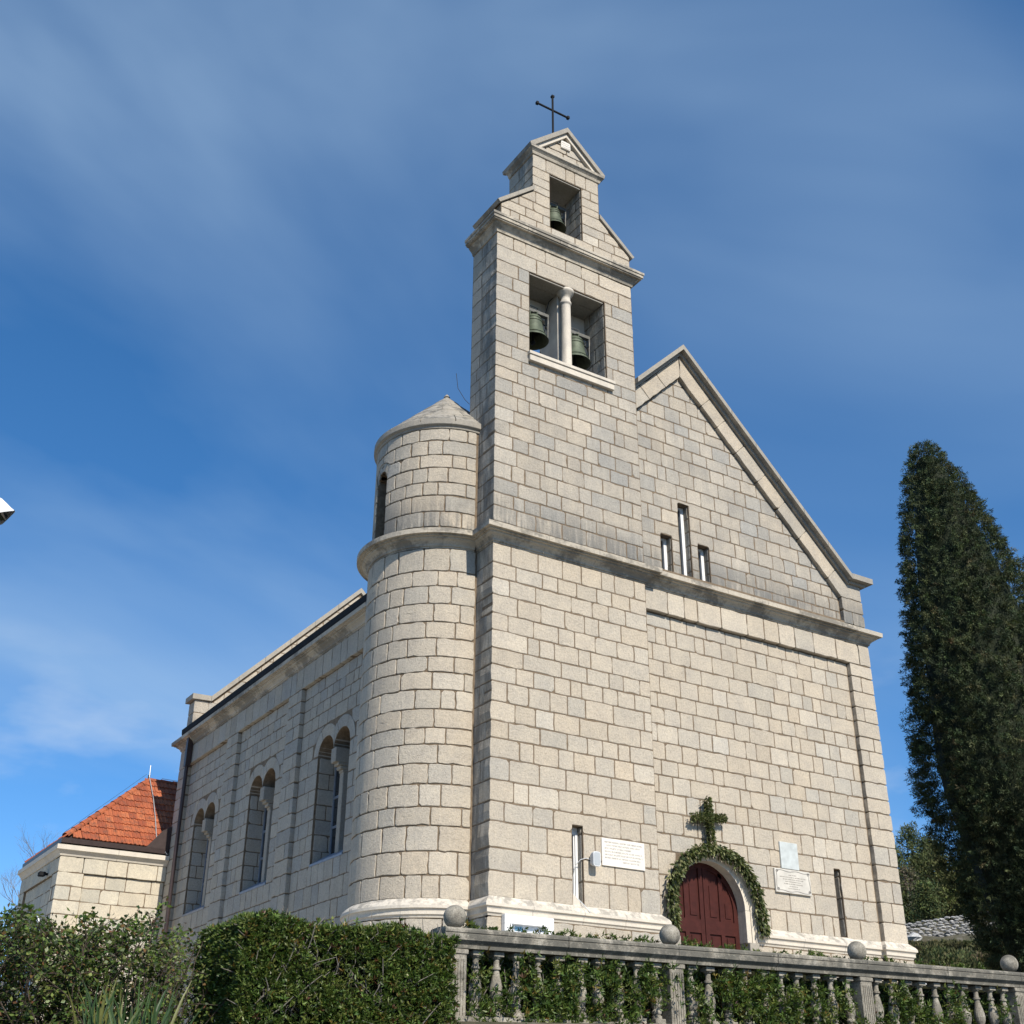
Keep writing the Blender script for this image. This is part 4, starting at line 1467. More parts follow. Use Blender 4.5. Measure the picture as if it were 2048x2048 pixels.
for r in range(rows + 1):
    s = r * 0.305
    hx = E0[0] + (RH[0] - E0[0]) * (s + 0.15) / L
    x = 0.35 - (0.0 if r % 2 else 0.0)
    while x > hx - 0.02:
        o = bpy.data.objects.new('tile', tme)
        COL.objects.link(o)
        o.parent = aroof
        P = Vector((x + rs.gauss(0, 0.004), AY - 0.06 + s * cos(sl), 3.60 + s * sin(sl) + 0.005))
        o.location = P - wloc(aroof)
        o.rotation_euler = (sl + rs.gauss(0, 0.012), 0, rs.gauss(0, 0.012))
        x -= tw
# hip and ridge caps
ctv, ctf = [], []
for yy, rr in ((0.0, 0.105), (0.40, 0.085)):
    for a in np.linspace(0, pi, 7):
        ctv.append((rr * cos(a), yy, rr * sin(a)))
for i in range(6):
    ctf.append((i, i + 1, 8 + i, 7 + i))
cme = bpy.data.meshes.new('ridge_tile')
cme.from_pydata(ctv, [], ctf)
cme.materials.append(MATS['clay_tile'])


def caps(A, B, n):
    A, B = Vector(A), Vector(B)
    d = (B - A).normalized()
    q = d.to_track_quat('Y', 'Z')
    for i in range(n):
        o = bpy.data.objects.new('ridge_tile', cme)
        COL.objects.link(o)
        o.parent = aroof
        o.location = A + (B - A) * (i / n) + Vector((0, 0, 0.02)) - wloc(aroof)
        o.rotation_mode = 'QUATERNION'
        o.rotation_quaternion = q


caps(Vector(E0) + Vector((0, 0, 0.03)), RH, 11)
caps(EB, RH, 11)
caps(RH, (3.0, RH[1], RH[2]), 9)
# shadow-side valley flashing by the church and lightning conductor
MB().prism([(-0.9, 3.52), (-0.17, 3.52), (-0.17, 4.25), (-0.42, 4.1), (-0.62, 3.85)], FF(AY - 0.10), -0.02, 0.01).build('flashing', 'brown_sheet', annex)
MB().tube([(RH[0], RH[1], RH[2] + 0.5), (RH[0], RH[1] - 0.05, RH[2] + 0.12), (-0.36, 18.6, 5.36), (-0.42, 17.9, 4.62), (-0.5, 17.2, 3.85), (-0.3, 17.0, 3.55), (-0.22, 16.95, 3.45)], 0.014, 6).build('lightning_conductor', 'zinc', annex)
MB().tube([(RH[0], RH[1], RH[2] + 0.05), (RH[0], RH[1], RH[2] + 0.20)], 0.035, 8).build('conductor_base', 'brown_sheet', annex)
MB().tube([Vector(E0) + Vector((-0.06, -0.06, 0.14)), Vector(RH) + Vector((-0.1, -0.05, 0.2))], 0.005, 5).build('roof_wire', 'cable', annex)
MB().tube([Vector(RH) + Vector((0.4, 0, 0.15)), Vector(RH) + Vector((2.0, 0, 0.12))], 0.008, 5).build('roof_wire', 'cable', annex)
fl = MB().box(-3.16, -3.06, 18.15, 18.22, 2.78, 2.84).bbox(-3.32, -3.14, 18.08, 18.28, 2.74, 2.86, 0.02).build('flood_lamp', 'black_iron', annex)
flush_stones('annex', annex, 200, 'annex_stone', 'small_stones')

# ------------------------------------------------------------------ bells
def bell(name, x, y, zlip, R, H, label):
    t = thing(name, (x, y, zlip), label, 'bell', 'bells hanging in the bell gable')
    o = [(1.0, 0.0), (0.99, 0.03), (0.90, 0.10), (0.78, 0.22), (0.68, 0.40), (0.62, 0.60), (0.58, 0.78), (0.53, 0.90), (0.42, 0.97), (0.25, 1.0), (0.02, 1.01)]
    i = [(0.02, 0.92), (0.38, 0.90), (0.50, 0.75), (0.58, 0.40), (0.70, 0.20), (0.88, 0.06), (0.95, 0.0)]
    prof = [(r * R, zlip + h * H) for r, h in o] + [(r * R, zlip + h * H) for r, h in i] + [(R, zlip)]
    n = 32
    m = MB()
    vs = [(x + r * cos(2 * pi * k / n), y + r * sin(2 * pi * k / n), z) for r, z in prof for k in range(n)]
    fs = [(a * n + k, a * n + (k + 1) % n, (a + 1) * n + (k + 1) % n, (a + 1) * n + k) for a in range(len(prof) - 1) for k in range(n)]
    m.add(vs, fs)
    m.build('bell_body', 'bronze', t, smooth=True, fix=False)
    b = MB()
    for zz in (0.13, 0.17, 0.70, 0.82):
        rr = R * np.interp(zz, [h for r, h in o], [r for r, h in o]) + 0.006
        b.tube([(x + rr * cos(a), y + rr * sin(a), zlip + zz * H) for a in np.linspace(0, 2 * pi, 25)], 0.006, 5)
    b.build('moulding_bands', 'bronze', t)
    MB().tube([(x, y, zlip + 0.9 * H), (x, y, zlip - 0.02)], 0.018, 8).lathe([(0.01, zlip - 0.10), (0.05, zlip - 0.07), (0.055, zlip - 0.03), (0.02, zlip + 0.03)], x, y, 12).build('clapper', 'black_iron', t)
    zt = zlip + H
    b = MB()
    for k in range(4):
        a = k * pi / 2 + 0.4
        b.tube([(x + 0.10 * cos(a), y + 0.10 * sin(a), zt - 0.01), (x + 0.12 * cos(a), y + 0.12 * sin(a), zt + 0.06), (x + 0.04 * cos(a), y + 0.04 * sin(a), zt + 0.11)], 0.018, 6)
    b.build('crown', 'bronze', t)
    MB().bbox(x - R * 1.15, x + R * 1.15, y - 0.05, y + 0.05, zt + 0.09, zt + 0.18, 0.008).build('yoke', 'steel', t)
    MB().tube([(x - 0.13, y, zt + 0.16), (x - 0.13, y, zt + 0.27), (x + 0.13, y, zt + 0.27), (x + 0.13, y, zt + 0.16)], 0.012, 6).build('strap', 'steel', t)
    MB().bbox(x + R * 1.02, x + R * 1.12, y - 0.06, y + 0.06, zt - 0.10, zt + 0.10, 0.01).tube([(x + R * 1.05, y - 0.05, zt), (x + R * 1.02, y - 0.05, zlip + 0.05)], 0.012, 6).build('motor_arm', 'steel', t)
    m = MB()
    m.tube([(x + R * 1.06 + 0.10 * cos(a), y + 0.12, zt - 0.2 + 0.20 * sin(a)) for a in np.linspace(0, 2 * pi, 17)], 0.015, 6)
    m.build('drive_wheel', 'black_iron', t)
    return t


bell('bell', 1.24, 0.52, 11.70, 0.345, 0.64, 'olive bronze bell in the left half of the twin belfry opening')
bell('bell', 2.33, 0.52, 11.52, 0.355, 0.66, 'green bronze bell in the right half of the twin belfry opening')
bell('bell', 1.81, 0.52, 15.02, 0.30, 0.54, 'smallest bronze bell alone in the top opening under the cross')

# ------------------------------------------------------------------ things fixed to the facade
sp = thing('loudspeaker', (2.08, -0.09, 0.67), 'white loudspeaker bracketed to the tower beside the marble plaque', 'loudspeaker')


def rrect(cx, cz, w, h, r, n=5, bulge=0.0):
    out = []
    for (sx, sz, a0) in ((1, 1, 0), (-1, 1, pi / 2), (-1, -1, pi), (1, -1, 1.5 * pi)):
        for k in range(n):
            a = a0 + pi / 2 * k / (n - 1)
            out.append((cx + sx * (w / 2 - r) + r * cos(a), cz + sz * (h / 2 - r) + r * sin(a)))
    return out


A = rrect(2.075, 0.80, 0.155, 0.25, 0.04)
B = rrect(2.075, 0.80, 0.125, 0.20, 0.04)
m = MB()
k = len(A)
m.add([(u, -0.17, v) for u, v in A] + [(u, -0.12, v) for u, v in A] + [(u, -0.05, v) for u, v in B], [(i, (i + 1) % k, k + (i + 1) % k, k + i) for i in range(k)] + [(k + i, k + (i + 1) % k, 2 * k + (i + 1) % k, 2 * k + i) for i in range(k)] + [tuple(range(k)), tuple(range(2 * k, 3 * k))[::-1]])
m.build('speaker_cabinet', 'white_plastic', sp)
MB().prism(rrect(2.075, 0.80, 0.125, 0.215, 0.03), FF(-0.17), -0.004, 0.004).build('speaker_grille', 'grille', sp)
MB().bbox(2.05, 2.10, -0.06, 0.0, 0.76, 0.84, 0.005).build('wall_bracket', 'black_iron', sp)
MB().tube([(2.03, -0.04, 0.80), (1.95, -0.02, 0.82), (1.86, 0.03, 0.79), (1.80, 0.1, 0.70), (1.775, 0.14, 0.5), (1.775, 0.14, 0.22), (1.80, 0.02, 0.12), (1.86, -0.06, 0.02), (1.93, -0.13, -0.10)], 0.007, 6).build('speaker_cable', 'white_plastic', sp)

pl = thing('memorial_plaque', (2.76, -0.02, 0.73), 'wide cream marble plaque with engraved lines beside the white loudspeaker', 'plaque')
pm = MB().bbox(2.285, 3.23, -0.035, -0.008, 0.735, 1.215, 0.004).build('slab', 'marble', pl)


def engraved(x0, x1, z, h, y, wlo, whi, m):
    x = x0
    while x < x1:
        n = rs.randint(2, 8)
        for _ in range(n):
            w = h * rs.uniform(0.45, 0.7)
            if x + w > x1:
                break
            q = rs.randint(0, 3)
            t = h * 0.2
            m.box(x, x + t, y - 0.0015, y + 0.001, z, z + h)
            if q in (0, 2):
                m.box(x + t, x + w, y - 0.0015, y + 0.001, z + h - t, z + h)
            if q in (1, 2):
                m.box(x + t, x + w, y - 0.0015, y + 0.001, z, z + t)
            if q == 3:
                m.box(x + w - t, x + w, y - 0.0015, y + 0.001, z, z + h)
            x += w + h * 0.22
        x += h * 0.6
    return m


m = MB()
for i, (a, b) in enumerate(((0.06, 0.90), (0.10, 0.86), (0.06, 0.66), (0.06, 0.90), (0.06, 0.90), (0.06, 0.86), (0.45, 0.82))):
    engraved(2.285 + a, 2.285 + b, 1.135 - i * 0.054, 0.024, -0.0355, 0, 0, m)
tag(m.build('inscription', 'engraving', pl), kind='stuff')

p2 = thing('grey_plaque', (6.99, 0.16, 1.19), 'small upright blue-grey marble slab right of the door garland', 'plaque')
MB().bbox(6.75, 7.22, DP - 0.045, DP - 0.008, 1.185, 1.70, 0.004).build('slab', 'grey_marble', p2)
p3 = thing('scroll_plaque', (7.0, 0.16, 0.72), 'weathered cream plaque with scrolled border below the grey slab', 'plaque')
MB().bbox(6.54, 7.48, DP - 0.055, DP - 0.008, 0.72, 1.172, 0.006).build('slab', 'old_marble', p3)
m = MB()
y = DP - 0.056
for (za, sg) in ((1.135, 1), (0.757, -1)):
    m.tube([(6.60 + 0.82 * t, y, za + sg * 0.012 * sin(t * 4 * pi + (0 if sg > 0 else pi)) * (1 - 0.3 * abs(t - .5))) for t in np.linspace(0, 1, 25)], 0.005, 5)
for (xa, sg) in ((6.575, -1), (7.445, 1)):
    m.tube([(xa + sg * 0.010 * sin(t * 2 * pi), y, 0.80 + 0.29 * t) for t in np.linspace(0, 1, 15)], 0.005, 5)
for cx_, cz_ in ((6.595, 1.115), (7.425, 1.115), (6.595, 0.777), (7.425, 0.777)):
    m.tube([(cx_ + 0.032 * (1 - t * 0.75) * cos(t * 9), y, cz_ + 0.032 * (1 - t * 0.75) * sin(t * 9)) for t in np.linspace(0, 1, 22)], 0.006, 5)
m.build('scroll_border', 'scroll_line', p3)
m = MB()
for i, (a, b) in enumerate(((0.36, 0.58), (0.12, 0.82), (0.2, 0.74), (0.26, 0.68), (0.22, 0.72), (0.36, 0.58), (0.32, 0.62))):
    engraved(6.54 + a, 6.54 + b, 1.055 - i * 0.042, 0.017, y, 0, 0, m)
tag(m.build('inscription', 'engraving', p3), kind='stuff')

nb_ = thing('notice_board', (0.67, -0.1, -1.05), 'white framed glazed notice board low on the tower wall', 'notice board')
x0, x1, z0, z1, yb = 0.20, 1.16, -1.05, -0.27, -0.065
MB().box(x0 + 0.02, x1 - 0.02, yb - 0.02, yb, z0 + 0.02, z1 - 0.02).build('back_panel', 'paper_white', nb_)
for (a, b, c, d) in ((x0, x1, z1 - 0.15, z1), (x0, x1, z0, z0 + 0.13)):
    MB().bbox(a, b, yb - 0.11, yb, c, d, 0.006).build('frame_rail', 'white_paint', nb_)
for (a, b) in ((x0, x0 + 0.14), (x1 - 0.14, x1)):
    MB().bbox(a, b, yb - 0.108, yb, z0 + 0.13, z1 - 0.15, 0.006).build('frame_stile', 'white_paint', nb_)
MB().box(x0 + 0.14, x1 - 0.14, yb - 0.085, yb - 0.081, z0 + 0.13, z1 - 0.15).build('pane', 'clear_glass', nb_)
pp = MB().box(x0 + 0.24, x0 + 0.40, yb - 0.024, yb - 0.021, z0 + 0.2, z1 - 0.16).build('poster', 'paper_white', nb_)
m = MB()
for (u0, u1, v0, v1) in ((0.245, 0.395, -0.24, -0.17), (0.25, 0.32, -0.30, -0.255), (0.33, 0.39, -0.29, -0.255), (0.25, 0.30, -0.36, -0.33), (0.32, 0.39, -0.37, -0.34), (0.25, 0.39, -0.47, -0.40)):
    m.box(x0 + u0, x0 + u1, yb - 0.026, yb - 0.0245, z1 + v0, z1 + v1)
m.build('print', 'print_blue', pp)
pp = MB().box(x0 + 0.44, x1 - 0.24, yb - 0.024, yb - 0.021, z0 + 0.18, z1 - 0.19).build('notice_sheet', 'paper_white', nb_)
m = MB()
for i in range(9):
    m.box(x0 + 0.47, x0 + 0.47 + rs.uniform(0.12, 0.2), yb - 0.026, yb - 0.0245, z1 - 0.235 - i * 0.035, z1 - 0.228 - i * 0.035)
m.build('print', 'print_grey', pp)

# ------------------------------------------------------------------ laurel garland with a cross of leaves
rng = np.random.default_rng(11)
gar = thing('door_garland', (4.9, 0.1, -0.15), 'laurel leaf garland arched over the red door with a leafy cross on top', 'garland')


def path_pts(path, n):
    P = np.array(path, float)
    seg = np.linalg.norm(np.diff(P, axis=0), axis=1)
    s = np.r_[0, np.cumsum(seg)]
    t = np.sort(rng.uniform(0, s[-1], n))
    pos_ = np.stack([np.interp(t, s, P[:, i]) for i in range(3)], 1)
    d = np.stack([np.interp(np.clip(t + 0.03, 0, s[-1]), s, P[:, i]) - np.interp(np.clip(t - 0.03, 0, s[-1]), s, P[:, i]) for i in range(3)], 1)
    return pos_, unit(d)


GP = [(3.96, DP - 0.1, -0.16), (3.96, DP - 0.1, 0.3)] + [(4.95 - 1.02 * cos(a), DP - 0.1, 0.32 + 1.02 * sin(a)) for a in np.linspace(0.05, pi - 0.05, 24)] + [(5.98, DP - 0.1, 0.3), (6.02, DP - 0.1, -0.12)]
GP = [(4.93 - (4.95 - p[0]) * 1.04, p[1], p[2]) for p in GP]


def laurel(path, n, rad, down, name, ll=1.0):
    p, d = path_pts(path, n)
    a = rng.uniform(0, 2 * pi, n)
    nx = np.stack([-d[:, 2], np.zeros(n), d[:, 0]], 1)
    off = nx * (np.cos(a) * rad * np.sqrt(rng.uniform(0, 1, n)))[:, None] + np.array([0, -1, 0]) * (np.abs(np.sin(a)) * rad * 0.8)[:, None]
    out = off / rad
    dr = unit(out * 0.55 + np.array([0, -0.35, 0]) + np.array([0, 0, -1.0]) * down + rng.normal(size=(n, 3)) * 0.28)
    T = tints(rng, n, [(0.075, 0.10, 0.035), (0.14, 0.16, 0.065), (0.24, 0.245, 0.12), (0.04, 0.055, 0.02)], [4, 4, 3, 2], 0.15)
    return leaves(name, p + off, dr, rng.uniform(0.09, 0.14, n) * ll, rng.uniform(0.036, 0.054, n) * ll, T, 'leaf', gar, rng, 0.2)


laurel(GP, 1700, 0.115, 0.9, 'garland_leaves')
laurel([(4.90, DP - 0.1, 1.40), (4.87, DP - 0.1, 2.30)], 900, 0.085, 0.25, 'cross_upright_leaves', 0.6)
laurel([(4.43, DP - 0.1, 1.86), (5.31, DP - 0.1, 1.95)], 760, 0.062, 0.3, 'cross_arm_leaves', 0.6)
MB().tube(GP, 0.045, 7).tube([(4.90, DP - 0.07, 1.40), (4.88, DP - 0.07, 2.22)], 0.04, 6).tube([(4.52, DP - 0.07, 1.86), (5.2, DP - 0.07, 1.95)], 0.04, 6).build('garland_core', 'dark_heart', gar)

# ------------------------------------------------------------------ balustrade on its retaining wall
RY = -5.6
SLP = 0.0145


def rz(x):
    return -1.475 + (x + 3.8) * SLP      # rail top


bal = thing('balustrade', (2.0, RY, GZ - 0.1), 'weathered grey stone balustrade with ball topped posts on the terrace edge', 'balustrade')
POSTS = [-3.84, -0.87, 2.30, 5.42, 8.55, 11.68]
RP = [(-0.155, 0.0), (-0.165, -0.02), (-0.165, -0.045), (-0.155, -0.055), (-0.165, -0.065), (-0.16, -0.12), (-0.12, -0.155), (-0.11, -0.165), (-0.11, -0.20), (0.11, -0.20), (0.11, -0.165), (0.12, -0.155), (0.16, -0.12), (0.165, -0.065), (0.155, -0.055), (0.165, -0.045), (0.165, -0.02), (0.155, 0.0), (0.0, 0.012)]
edges = [POSTS[0] - 0.2] + POSTS[1:-1] + [POSTS[-1] + 0.2]
for i in range(len(edges) - 1):
    for (a, b) in ((edges[i], (edges[i] + edges[i + 1]) / 2 - 0.004), ((edges[i] + edges[i + 1]) / 2 + 0.004, edges[i + 1] - 0.006)):
        q = len(RP)
        vs = [(a, RY + o, rz(a) + z) for o, z in RP] + [(b, RY + o, rz(b) + z) for o, z in RP]
        MB().add(vs, [(r, (r + 1) % q, q + (r + 1) % q, q + r) for r in range(q)] + [tuple(range(q))[::-1], tuple(range(q, 2 * q))]).build('rail', 'rail_stone', bal)
        MB().add([(x, RY + o, rz(x) + z) for x in (a, b) for o, z in ((-0.14, -0.87), (0.14, -0.87), (0.14, -0.99), (-0.14, -0.99))], [(0, 1, 5, 4), (1, 2, 6, 5), (2, 3, 7, 6), (3, 0, 4, 7), (0, 3, 2, 1), (4, 5, 6, 7)]).build('base_rail', 'cast_stone', bal)
# fluted posts with ball finials
for x in POSTS:
    z1_, z0_ = rz(x) - 0.205, rz(x) - 0.99
    m = MB().bbox(x - 0.105, x + 0.105, RY - 0.105, RY + 0.105, z0_, z1_, 0.012)
    for k in range(5):
        xx = x - 0.07 + k * 0.035
        m.bbox(xx - 0.010, xx + 0.010, RY - 0.117, RY - 0.10, z0_ + 0.08, z1_ - 0.10, 0.004)
    m.bbox(x - 0.118, x + 0.118, RY - 0.118, RY + 0.118, z1_ - 0.055, z1_ - 0.002, 0.008)
    po = m.build('post', 'cast_stone', bal)
    ball = [(0.124 * sin(a), rz(x) + 0.128 - 0.124 * cos(a)) for a in np.linspace(0.06, pi - 0.03, 18)]
    MB().lathe([(0.07, rz(x) - 0.01), (0.055, rz(x) + 0.015)] + ball, x, RY, 28).build('ball_finial', 'cast_stone', po, smooth=True)
# one turned baluster, shared
bh = 0.665
BPR = [(0.062, 0.055), (0.062, 0.085), (0.045, 0.10), (0.058, 0.115), (0.062, 0.135), (0.052, 0.15), (0.046, 0.16), (0.064, 0.20), (0.074, 0.255), (0.070, 0.31), (0.052, 0.39), (0.036, 0.455), (0.032, 0.48), (0.048, 0.485), (0.050, 0.505), (0.036, 0.512), (0.033, 0.55), (0.034, 0.585), (0.052, 0.60), (0.055, 0.615)]
bm_ = MB().lathe([(r, z) for r, z in BPR], 0, 0, 16).bbox(-0.075, 0.075, -0.075, 0.075, 0.0, 0.058, 0.006).bbox(-0.065, 0.065, -0.065, 0.065, 0.61, bh, 0.006)
bo = bm_.build('baluster', 'cast_stone', bal, smooth=False)
c0 = wloc(bo)
first = True
for i in range(len(POSTS) - 1):
    a, b = POSTS[i] + 0.10, POSTS[i + 1] - 0.10
    for k in range(10):
        x = a + (b - a) * (k + 0.5 + 0.15 * (0.5 - (k + .5) / 10)) / 10
        o = bo if first else bo.copy()
        if not first:
            COL.objects.link(o)
            o.parent = bal
        first = False
        o.location = Vector((x + rs.gauss(0, 0.008), RY, rz(x) - 0.87)) + c0 - wloc(bal)
        o.rotation_euler = (rs.gauss(0, 0.012), rs.gauss(0, 0.012), rs.choice((0, pi / 2, pi)))
rw = MB().box(-4.05, 13, RY - 0.17, RY + 0.25, RZ - 0.1, GZ - 0.14).build('retaining_wall', 'plain_ashlar')
tag(rw, 'pale stone retaining wall under the balustrade and hedge', 'wall')

# ------------------------------------------------------------------ planting
HCOL = [(0.060, 0.105, 0.022), (0.10, 0.15, 0.032), (0.15, 0.18, 0.045), (0.038, 0.062, 0.018), (0.17, 0.12, 0.03), (0.10, 0.045, 0.025)]


def rosettes(P, A, k, L, Wd, cols, wts, spread, name, parent, material='leaf', var=0.16, fold=0.18):
    n = len(P)
    P2 = np.repeat(P, k, 0)
    A2 = np.repeat(unit(A), k, 0)
    d = unit(A2 * rng.uniform(0.25, 1.0, (n * k, 1)) + rng.normal(size=(n * k, 3)) * spread)
    T = np.repeat(tints(rng, n, cols, wts, var), k, 0) * (1 + rng.normal(size=(n * k, 1)) * 0.1)
    return leaves(name, P2, d, rng.uniform(L * 0.7, L * 1.3, n * k), rng.uniform(Wd * 0.8, Wd * 1.2, n * k), np.clip(T, 0.004, 1), material, parent, rng, fold)


def lump(p, s=1.0):
    return 0.5 * np.sin(p[:, 0] * 4.1 * s + 1.3) * np.cos(p[:, 2] * 3.7 * s) + 0.35 * np.sin(p[:, 0] * 9.3 * s + p[:, 2] * 7.7 * s) + 0.3 * np.sin(p[:, 1] * 6.1 * s + p[:, 2] * 5.3 * s)


# clipped hedge left of the first post
hd = thing('clipped_hedge', (-5.2, -5.0, GZ), 'dense clipped green hedge ending at the first balustrade post', 'hedge')
hx0, hx1, hy0, hy1, hz1 = -6.27, -3.93, -5.83, -4.55, -1.585


def hedge_pts(n, depth):
    q = rng.uniform(size=n)
    u, v = rng.uniform(size=n), rng.uniform(size=n)
    P = np.zeros((n, 3))
    N = np.zeros((n, 3))
    f = q < 0.52
    s = (q >= 0.52) & (q < 0.76)
    t = q >= 0.76
    P[f] = np.stack([hx0 + (hx1 - hx0) * u[f], np.full(f.sum(), hy0), -3.1 + (hz1 + 3.1) * v[f]], 1)
    N[f] = (0, -1, 0.1)
    P[s] = np.stack([np.full(s.sum(), hx0), hy0 + (hy1 - hy0) * u[s], -3.1 + (hz1 + 3.1) * v[s]], 1)
    N[s] = (-1, 0, 0.1)
    P[t] = np.stack([hx0 + (hx1 - hx0) * u[t], hy0 + (hy1 - hy0) * v[t], np.full(t.sum(), hz1)], 1)
    N[t] = (0, 0, 1)
    N = unit(N)
    gap = 0.5 + 0.5 * np.sin(P[:, 0] * 2.9 + 1.7 * np.sin(P[:, 2] * 3.1 + 0.6)) * np.sin(P[:, 2] * 4.3 + P[:, 0] * 1.3 + 1.1)
    keep = rng.uniform(size=n) < 1.12 - 0.85 * np.clip((gap - 0.62) / 0.3, 0, 1)
    keep |= t
    P, N, n = P[keep], N[keep], int(keep.sum())
    P += N * (lump(P) * 0.045 - depth * rng.uniform(size=(n))**1.5)[:, None]
    P[:, 2] += 0.02 * np.sin(P[:, 0] * 5)
    return P, N


P, N = hedge_pts(9500, 0.16)
rosettes(P, N + np.array([0, -0.1, 0.5]), 7, 0.058, 0.017, HCOL, [5, 5, 2.2, 3, 0.5, 0.35], 0.62, 'foliage', hd)
P, N = hedge_pts(4200, 0.05)
P += N * 0.02
_p = np.stack([rng.uniform(hx0 + .8, hx1, 26), rng.uniform(hy0, hy1, 26), np.full(26, hz1 + 0.02)], 1)
_p = np.concatenate([_p + np.array([0, 0, 0.03 * k]) for k in range(4)])
P = np.concatenate([P, _p])
N = np.concatenate([N, np.tile([0, -0.1, 1.0], (len(_p), 1))])
rosettes(P, N + np.array([0, 0, 0.7]), 6, 0.05, 0.016, HCOL, [4, 6, 4, 1, 0.4, 0.2], 0.55, 'outer_foliage', hd)
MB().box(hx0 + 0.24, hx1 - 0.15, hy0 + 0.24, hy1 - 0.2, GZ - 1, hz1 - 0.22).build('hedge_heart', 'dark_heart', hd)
m = MB()
for k in range(230):
    a = Vector((rs.uniform(hx0 + .1, hx1 - .1), hy0 + rs.uniform(0.02, 0.2), rs.uniform(-2.5, hz1 - 0.1)))
    d = Vector((rs.gauss(0, 0.5), rs.uniform(-0.25, 0.05), rs.uniform(0.1, 1))).normalized() * rs.uniform(0.12, 0.34)
    m.tube([a, a + d * 0.5 + Vector((rs.gauss(0, .02), -0.02, 0)), a + d], [0.006, 0.005, 0.003], 5, cap=False)
tag(m.build('twigs', 'grey_bark', hd), kind='stuff')
# shrubs grown through and behind the balusters
SHR = [(-3.7, -0.95, 'dark green shrub growing through the balusters beside the clipped hedge', 0.95), (-0.8, 2.2, 'green shrub growing through the balusters below the red door', 0.82), (2.4, 5.3, 'sparse green shrub behind the rightmost balusters', 0.55), (5.5, 8.5, 'green shrub behind the balustrade beyond the last ball post', 0.6)]
for (xa, xb, lab, dens) in SHR:
    sh = thing('balustrade_shrub', ((xa + xb) / 2, RY + 0.2, GZ), lab, 'shrub', 'shrubs along the balustrade')
    n = int(5200 * dens)
    P = np.stack([rng.uniform(xa, xb, n), RY + 0.05 + rng.uniform(0, 0.55, n), rng.uniform(-2.62, -1.66, n)], 1)
    c = 0.5 + 0.5 * np.sin(P[:, 0] * 5.3 + 0.7 * np.sin(P[:, 2] * 6)) * np.cos(P[:, 2] * 4.7 + P[:, 0] * 1.9)
    keep = rng.uniform(size=n) < (0.35 + 0.65 * c) * (1.0 if dens > 0.6 else 0.8)
    P = P[keep]
    rosettes(P, np.array([0, -0.55, 0.75]) + rng.normal(size=P.shape) * 0.3, 7, 0.06, 0.017, HCOL, [5, 5, 1.5, 4, 0.5, 0.2], 0.6, 'foliage', sh)
    # sprays pushing out between the balusters, in clumps
    nc = int(58 * dens * (xb - xa) / 3)
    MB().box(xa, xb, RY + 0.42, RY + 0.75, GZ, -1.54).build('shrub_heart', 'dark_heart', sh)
    Q = []
    for k in range(nc):
        cx_ = rs.uniform(xa + 0.05, xb - 0.05)
        cz_ = rs.uniform(-2.5, -1.75)
        r = rs.uniform(0.09, 0.2)
        g = rng.normal(size=(int(34 * r / 0.14), 3)) * np.array([r * 0.55, 0.07, r * 0.6]) + np.array([cx_, RY - 0.10, cz_])
        Q.append(g)
    Q = np.concatenate(Q)
    Q = Q[Q[:, 2] < rz(Q[:, 0]) - 0.2]
    # tips over the rail
    n = int(60 * dens)
    g = np.stack([rng.uniform(xa, xb, n), np.full(n, RY + 0.22), np.zeros(n)], 1)
    g[:, 2] = rz(g[:, 0]) + 0.03 + rng.uniform(-0.02, 0.05, n)
    g = np.concatenate([g + rng.normal(size=g.shape) * 0.02 for _ in range(3)])
    Q = np.concatenate([Q, g])
    rosettes(Q, np.array([0, -0.7, 0.6]) + rng.normal(size=Q.shape) * 0.35, 7, 0.06, 0.017, HCOL, [5, 6, 2.5, 2, 0.5, 0.2], 0.6, 'front_foliage', sh)
    m = MB()
    for k in range(int(40 * dens)):
        a = Vector((rs.uniform(xa, xb), RY + rs.uniform(0.1, 0.3), -2.6))
        d = Vector((rs.gauss(0, 0.25), rs.uniform(-0.2, 0.1), rs.uniform(0.5, 0.95)))
        m.tube([a, a + d * 0.5 + Vector((rs.gauss(0, .04), 0, 0)), a + d], [0.009, 0.007, 0.004], 5, cap=False)
    m.build('stems', 'grey_bark', sh)


